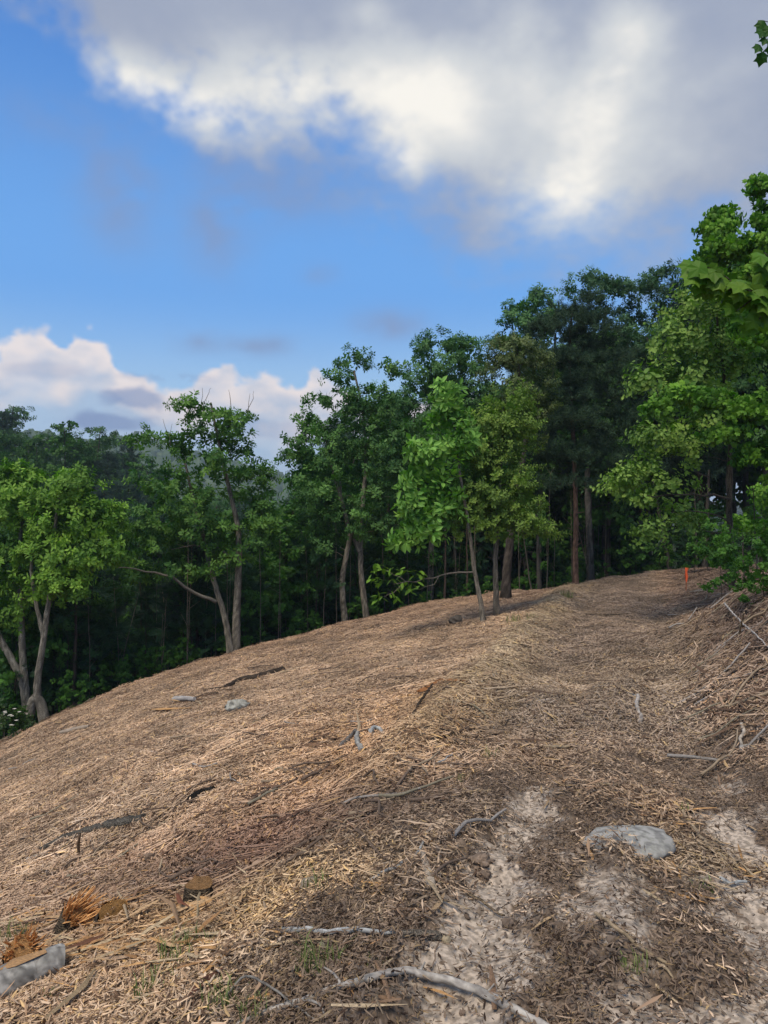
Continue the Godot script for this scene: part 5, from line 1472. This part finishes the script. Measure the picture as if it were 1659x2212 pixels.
	plank("wood_piece", "pale splinter standing almost upright over the shadowed hole", [424, 2020], [440, 1932, 0.05], 0.016, 0.008, Color(0.55, 0.44, 0.27), 0.02)
	plank("wood_piece", "pale splinter crossing the cut stump", [252, 1958, 0.06], [276, 2012, 0.03], 0.022, 0.008, Color(0.6, 0.47, 0.3), 0.03)
	plank("wood_piece", "long brown slat leaning over the mulch centre left", [330, 1975, 0.08], [390, 2030], 0.03, 0.012, Color(0.45, 0.30, 0.18), 0.03)
	plank("wood_piece", "pale upright chip standing in the dirt under the silvery stick", [668, 2075, 0.0], [690, 2108, 0.0], 0.022, 0.008, Color(0.58, 0.46, 0.29), 0.02)
	for k in 120:                                # the loose pile round the torn stumps
		var g := ground(200 + rf(-180, 270), 2025 + rf(-85, 80))
		var a := rf(-0.9, 0.9)
		var l := rf(0.10, 0.30)
		var bb := Buf.new()
		var d := Vector3(cos(a), rf(-0.1, 0.35), sin(a)).normalized()
		var hue := rng.randi() % 4
		splinter(bb, Vector3.ZERO, d, l, rf(0.012, 0.034), rf(0.004, 0.009), [orn, Color(0.72, 0.50, 0.28), Color(0.70, 0.56, 0.36), Color(0.52, 0.30, 0.14)][hue] * rf(0.8, 1.15))
		tag(part(numbered("wood_splinter"), bb.mesh(), M.wood, self, g + Vector3(0, 0.012 + absf(d.y) * l * 0.4 + rf(0, 0.03), 0)), "%s %s splinter in the loose pile round the torn stumps" % ["long" if l > 0.22 else "short" if l < 0.15 else "middling", ["orange", "light orange", "straw coloured", "rusty brown"][hue]], "splinter", "splinters in the pile round the torn stumps")
	# brush on the cut bank and along the wood edge
	for k in 220:
		var bank := k < 95 and k % 4 > 0
		var slope := k >= 130
		var z := -rf(5.5, 17) if bank else 0.0
		var x := 0.0
		if bank:
			x = -0.2 - 0.33 * z + rf(0.8, 2.6)
			if x / -z > 0.52: x = 0.52 * -z - rf(0, 0.9)
			if track(x, z) < 0.6: continue
		elif slope:
			var aim := ground(rf(20, 1040), rf(1400, 1900))
			x = aim.x
			z = aim.z
		else:
			x = rf(-9, 8)
			z = edge_z(x) + rf(-0.6, 0.5)
		var l := rf(0.35, 1.1) * (0.55 if slope else 1.0)
		var a := rf(-0.9, 0.6) if bank else rf(-1.2, 1.2) if slope else rf(-0.6, 0.9)
		var d := Vector3(cos(a), 0, sin(a))
		var w := []
		for j in 4:
			var q := Vector3(x, 0, z) + d * l * (j / 3.0 - 0.5) + Vector3(rf(-0.04, 0.04), 0, rf(-0.04, 0.04))
			w.append(Vector3(q.x, hgt(q.x, q.z) + 0.015 + rf(0, 0.05) + (rf(0, 0.12) if j == 3 and not slope else 0.0), q.z))
		var p := smooth_line(w.map(func(v): return v - w[0]), 0.08, 0.006)
		var r := PackedFloat32Array()
		var r0 := rf(0.006, 0.014) * (1.0 if bank or slope else 1.4)
		for j in p.size(): r.append(lerpf(r0, r0 * 0.5, float(j) / p.size()))
		var hue := (2 if slope and rng.randf() < 0.6 else rng.randi() % 4)
		var b := Buf.new()
		b.tube(p, r, 6, [Color(0.48, 0.385, 0.27), Color(0.36, 0.33, 0.24), Color(0.22, 0.165, 0.125), Color(0.46, 0.44, 0.41)][hue], 0.05, true, k)
		var c := part(numbered("branch"), b.mesh(), M.wood, self, w[0])
		var word: String = ["pale", "tan", "dark", "grey"][hue]
		if bank: tag(c, "%s %s stick on the cut bank right of the track, %s" % ["long" if l > 0.75 else "short", word, "near the right edge" if z > -8.5 else "midway up the track" if z > -12.5 else "below the slim poplar"], "branch", "sticks of brush on the cut bank")
		elif slope: tag(c, "%s %s stick on the mulch of the slope, %s" % ["longer" if l > 0.4 else "short", word, "near, below the long weathered log" if z > -5.5 else "around the charred log chunk" if z > -8.5 else "around the pale lichen rock" if z > -13.0 else "high up near the wood edge"], "branch", "sticks strewn over the slope")
		else: tag(c, "%s fallen limb at the wood edge, %s" % [word, beside(CXP + FOC * x / -z)], "branch", "fallen limbs along the wood edge")
	# loose larger splinters of the foreground
	var spots := [[120, 2040, "around the shredded stumps"], [430, 1960, "around the dark cut stump"], [700, 1930, "on the bright chips left of the track"], [760, 2020, "around the silvery stick"], [420, 2160, "in the grass by the bark strips"], [850, 2120, "behind the crooked grey branch"], [1360, 1830, "around the flat grey slab"], [1540, 1880, "on the pale chip heap at right"], [1250, 2080, "on the ridge between the ruts"], [1500, 2120, "on the sandy right rut"], [1050, 1850, "beside the left rut"], [1250, 1690, "on the middle of the track"], [300, 1800, "by the long weathered log"], [620, 1750, "on the dark band of litter"]]
	for k in 178:
		var q := Vector2(rf(20, 960), rf(1850, 2195))
		if k % 4 == 0: q = Vector2(rf(1380, 1650), rf(1750, 1960))
		if k % 7 == 0: q = Vector2(rf(60, 1640), rf(1660, 2200))
		var g := ground(q.x, q.y)
		var a := rf(0, TAU)
		var l := rf(0.08, 0.26)
		var bb := Buf.new()
		var d := Vector3(cos(a), rf(-0.05, 0.25), sin(a)).normalized()
		var hue := rng.randi() % 6
		splinter(bb, Vector3.ZERO, d, l, rf(0.008, 0.024), rf(0.003, 0.007), [pale, Color(0.58, 0.43, 0.26), Color(0.68, 0.55, 0.36), Color(0.46, 0.36, 0.25), Color(0.3, 0.2, 0.13), orn][hue] * rf(0.8, 1.15))
		var where := ""
		var near := 1e9
		for m in spots:
			var dd := Vector2(m[0], m[1]).distance_to(q)
			if dd < near:
				near = dd; where = m[2]
		tag(part(numbered("wood_splinter"), bb.mesh(), M.wood, self, g + Vector3(0, 0.012 + absf(d.y) * l * 0.4, 0)), "%s %s split splinter %s" % ["long" if l > 0.19 else "short" if l < 0.12 else "middling", ["pale", "tan", "straw coloured", "dull brown", "dark brown", "orange"][hue], where], "splinter", "loose splinters in the foreground")
	# survey stake
	var sp := ground(1482, 1278)
	var st := thing("survey_stake", "thin survey stake with bright orange flagging right of the track's crest", "stake", sp)
	var b := Buf.new()
	b.tube(PackedVector3Array([Vector3(0, -0.1, 0), Vector3(0.01, 0.55, 0)]), PackedFloat32Array([0.018, 0.018]), 4, Color(0.45, 0.2, 0.12))
	part("stake", b.mesh(), M.wood, st)
	b = Buf.new()
	b.tube(PackedVector3Array([Vector3(0.005, 0.2, 0), Vector3(0.014, 0.36, 0.004), Vector3(0.006, 0.46, 0), Vector3(0.016, 0.56, 0)]), PackedFloat32Array([0.012, 0.034, 0.026, 0.04]), 6, Color(0.85, 0.14, 0.05), 0.3)
	part("flagging", b.mesh(), M.paint, st)
	# flowering shrub at the left edge
	var sh := thing("flowering_shrub", "low shrub dotted with white blossom at the far left edge", "shrub", ground(18, 1590))
	var sc := at(18, 1555, 17.5) - sh.position
	grow(sh, [[[Vector3(0, -0.1, 0), Vector3(0.05, 0.3, 0), Vector3(0.1, 0.6, 0)], 0.015, 0.006], [[Vector3(0, -0.1, 0), Vector3(-0.2, 0.3, 0.1), Vector3(-0.3, 0.5, 0)], 0.012, 0.005]], [[sc, Vector3(0.4, 0.3, 0.35), 16], [sc + Vector3(0.4, -0.25, 0), Vector3(0.3, 0.2, 0.3), 7]],
		{"leaf": "sparse", "bark": DARK_BARK, "col": Color(0.035, 0.075, 0.025), "col2": Color(0.06, 0.11, 0.035), "per": 4, "spread": 0.16})
	for k in 26:
		var bb := Buf.new()
		for j in 6: leaf_blade(bb, Vector3.ZERO, Vector3(cos(j * 1.05), 0.3, sin(j * 1.05)), Vector3(-sin(j * 1.05), 0, cos(j * 1.05)), 0.045, 0.035, Color(0.7, 0.68, 0.66))
		part("blossom", bb.mesh(), M.grass, sh, sc + Vector3(rf(-0.4, 0.35), rf(-0.12, 0.3), rf(0.1, 0.35)))

func build_tufts() -> void:
	var say := "tuft of fresh green grass growing through the litter"
	for q in [[690, 1920, 0.14, 16, "bright green grass tuft standing alone among pale chips"], [690, 2085, 0.12, 40, "broad low grass clump beside the silvery stick"], [400, 2060, 0.15, 46, "grass clump growing right of the shadowed hole"], [335, 2140, 0.12, 36, "grass clump between the grey log and the bark strips"], [20, 2040, 0.16, 34, "grass clump at the left edge behind the nearest stump"], [120, 2160, 0.07, 16, "small broad leaved sprout beside the grey log"], [480, 2160, 0.11, 30, "grass clump behind the reddish bark strip"], [560, 2190, 0.10, 24, "grass clump at the bent dark twig"],
			[1060, 1640, 0.12, 22, "thin grass at the left shoulder of the track"], [1010, 1690, 0.10, 18, "short grass in the dark patch left of the track"], [1370, 2085, 0.06, 20, "small green tuft below the long diagonal stick"], [1520, 1920, 0.07, 20, "green tuft at the foot of the pale chip heap"], [640, 1720, 0.05, 12, "tiny green tuft far left of the track on the dark band"], [820, 2090, 0.06, 18, "thin grass on the bare dirt above the crooked branch"], [1110, 1345, 0.25, 30, "grass tuft at the foot of the bushy young tree"], [1225, 1290, 0.22, 30, "grass tuft at the foot of the pine"], [1150, 1340, 0.2, 20, "grass tuft between the bushy young tree and the track"], [1480, 1750, 0.06, 12, "tiny tuft on the shoulder right of the flat rock"], [555, 1850, 0.05, 12, "tiny tuft on the dark litter above the bright chips"]]:
		var g := ground(q[0], q[1])
		var b := Buf.new()
		var wide: float = q[2] * 0.7 + q[3] * 0.0015
		for k in q[3] * 2:
			var o := Vector2.from_angle(rf(0, TAU)) * sqrt(rf(0, 1)) * wide * 0.7
			var a := rf(0, TAU)
			var l: float = q[2] * rf(0.3, 1.1)
			var lean := Vector3(cos(a), 0, sin(a)) * l * rf(0.15, 0.75)
			var w := rf(0.0014, 0.0034) * (1.6 if g.z < -9.0 else 1.0)
			var s := Vector3(-sin(a), 0, cos(a)) * w
			var p0 := Vector3(o.x, -0.01, o.y)
			var p1 := p0 + Vector3(0, l * 0.6, 0) + lean * 0.35
			var p2 := p0 + Vector3(0, l * 0.85, 0) + lean
			var col := Color(0.10, 0.165, 0.045).lerp(Color(0.25, 0.28, 0.11), rf(0, 1)) * rf(0.7, 1.15)
			b.tri(p0 - s, p0 + s, p1 + s * 0.8, col); b.tri(p0 - s, p1 + s * 0.8, p1 - s * 0.8, col); b.tri(p1 - s * 0.8, p1 + s * 0.8, p2, col)
		tag(part(numbered("grass_tuft"), b.mesh(), M.grass, self, g), q[4], "grass")
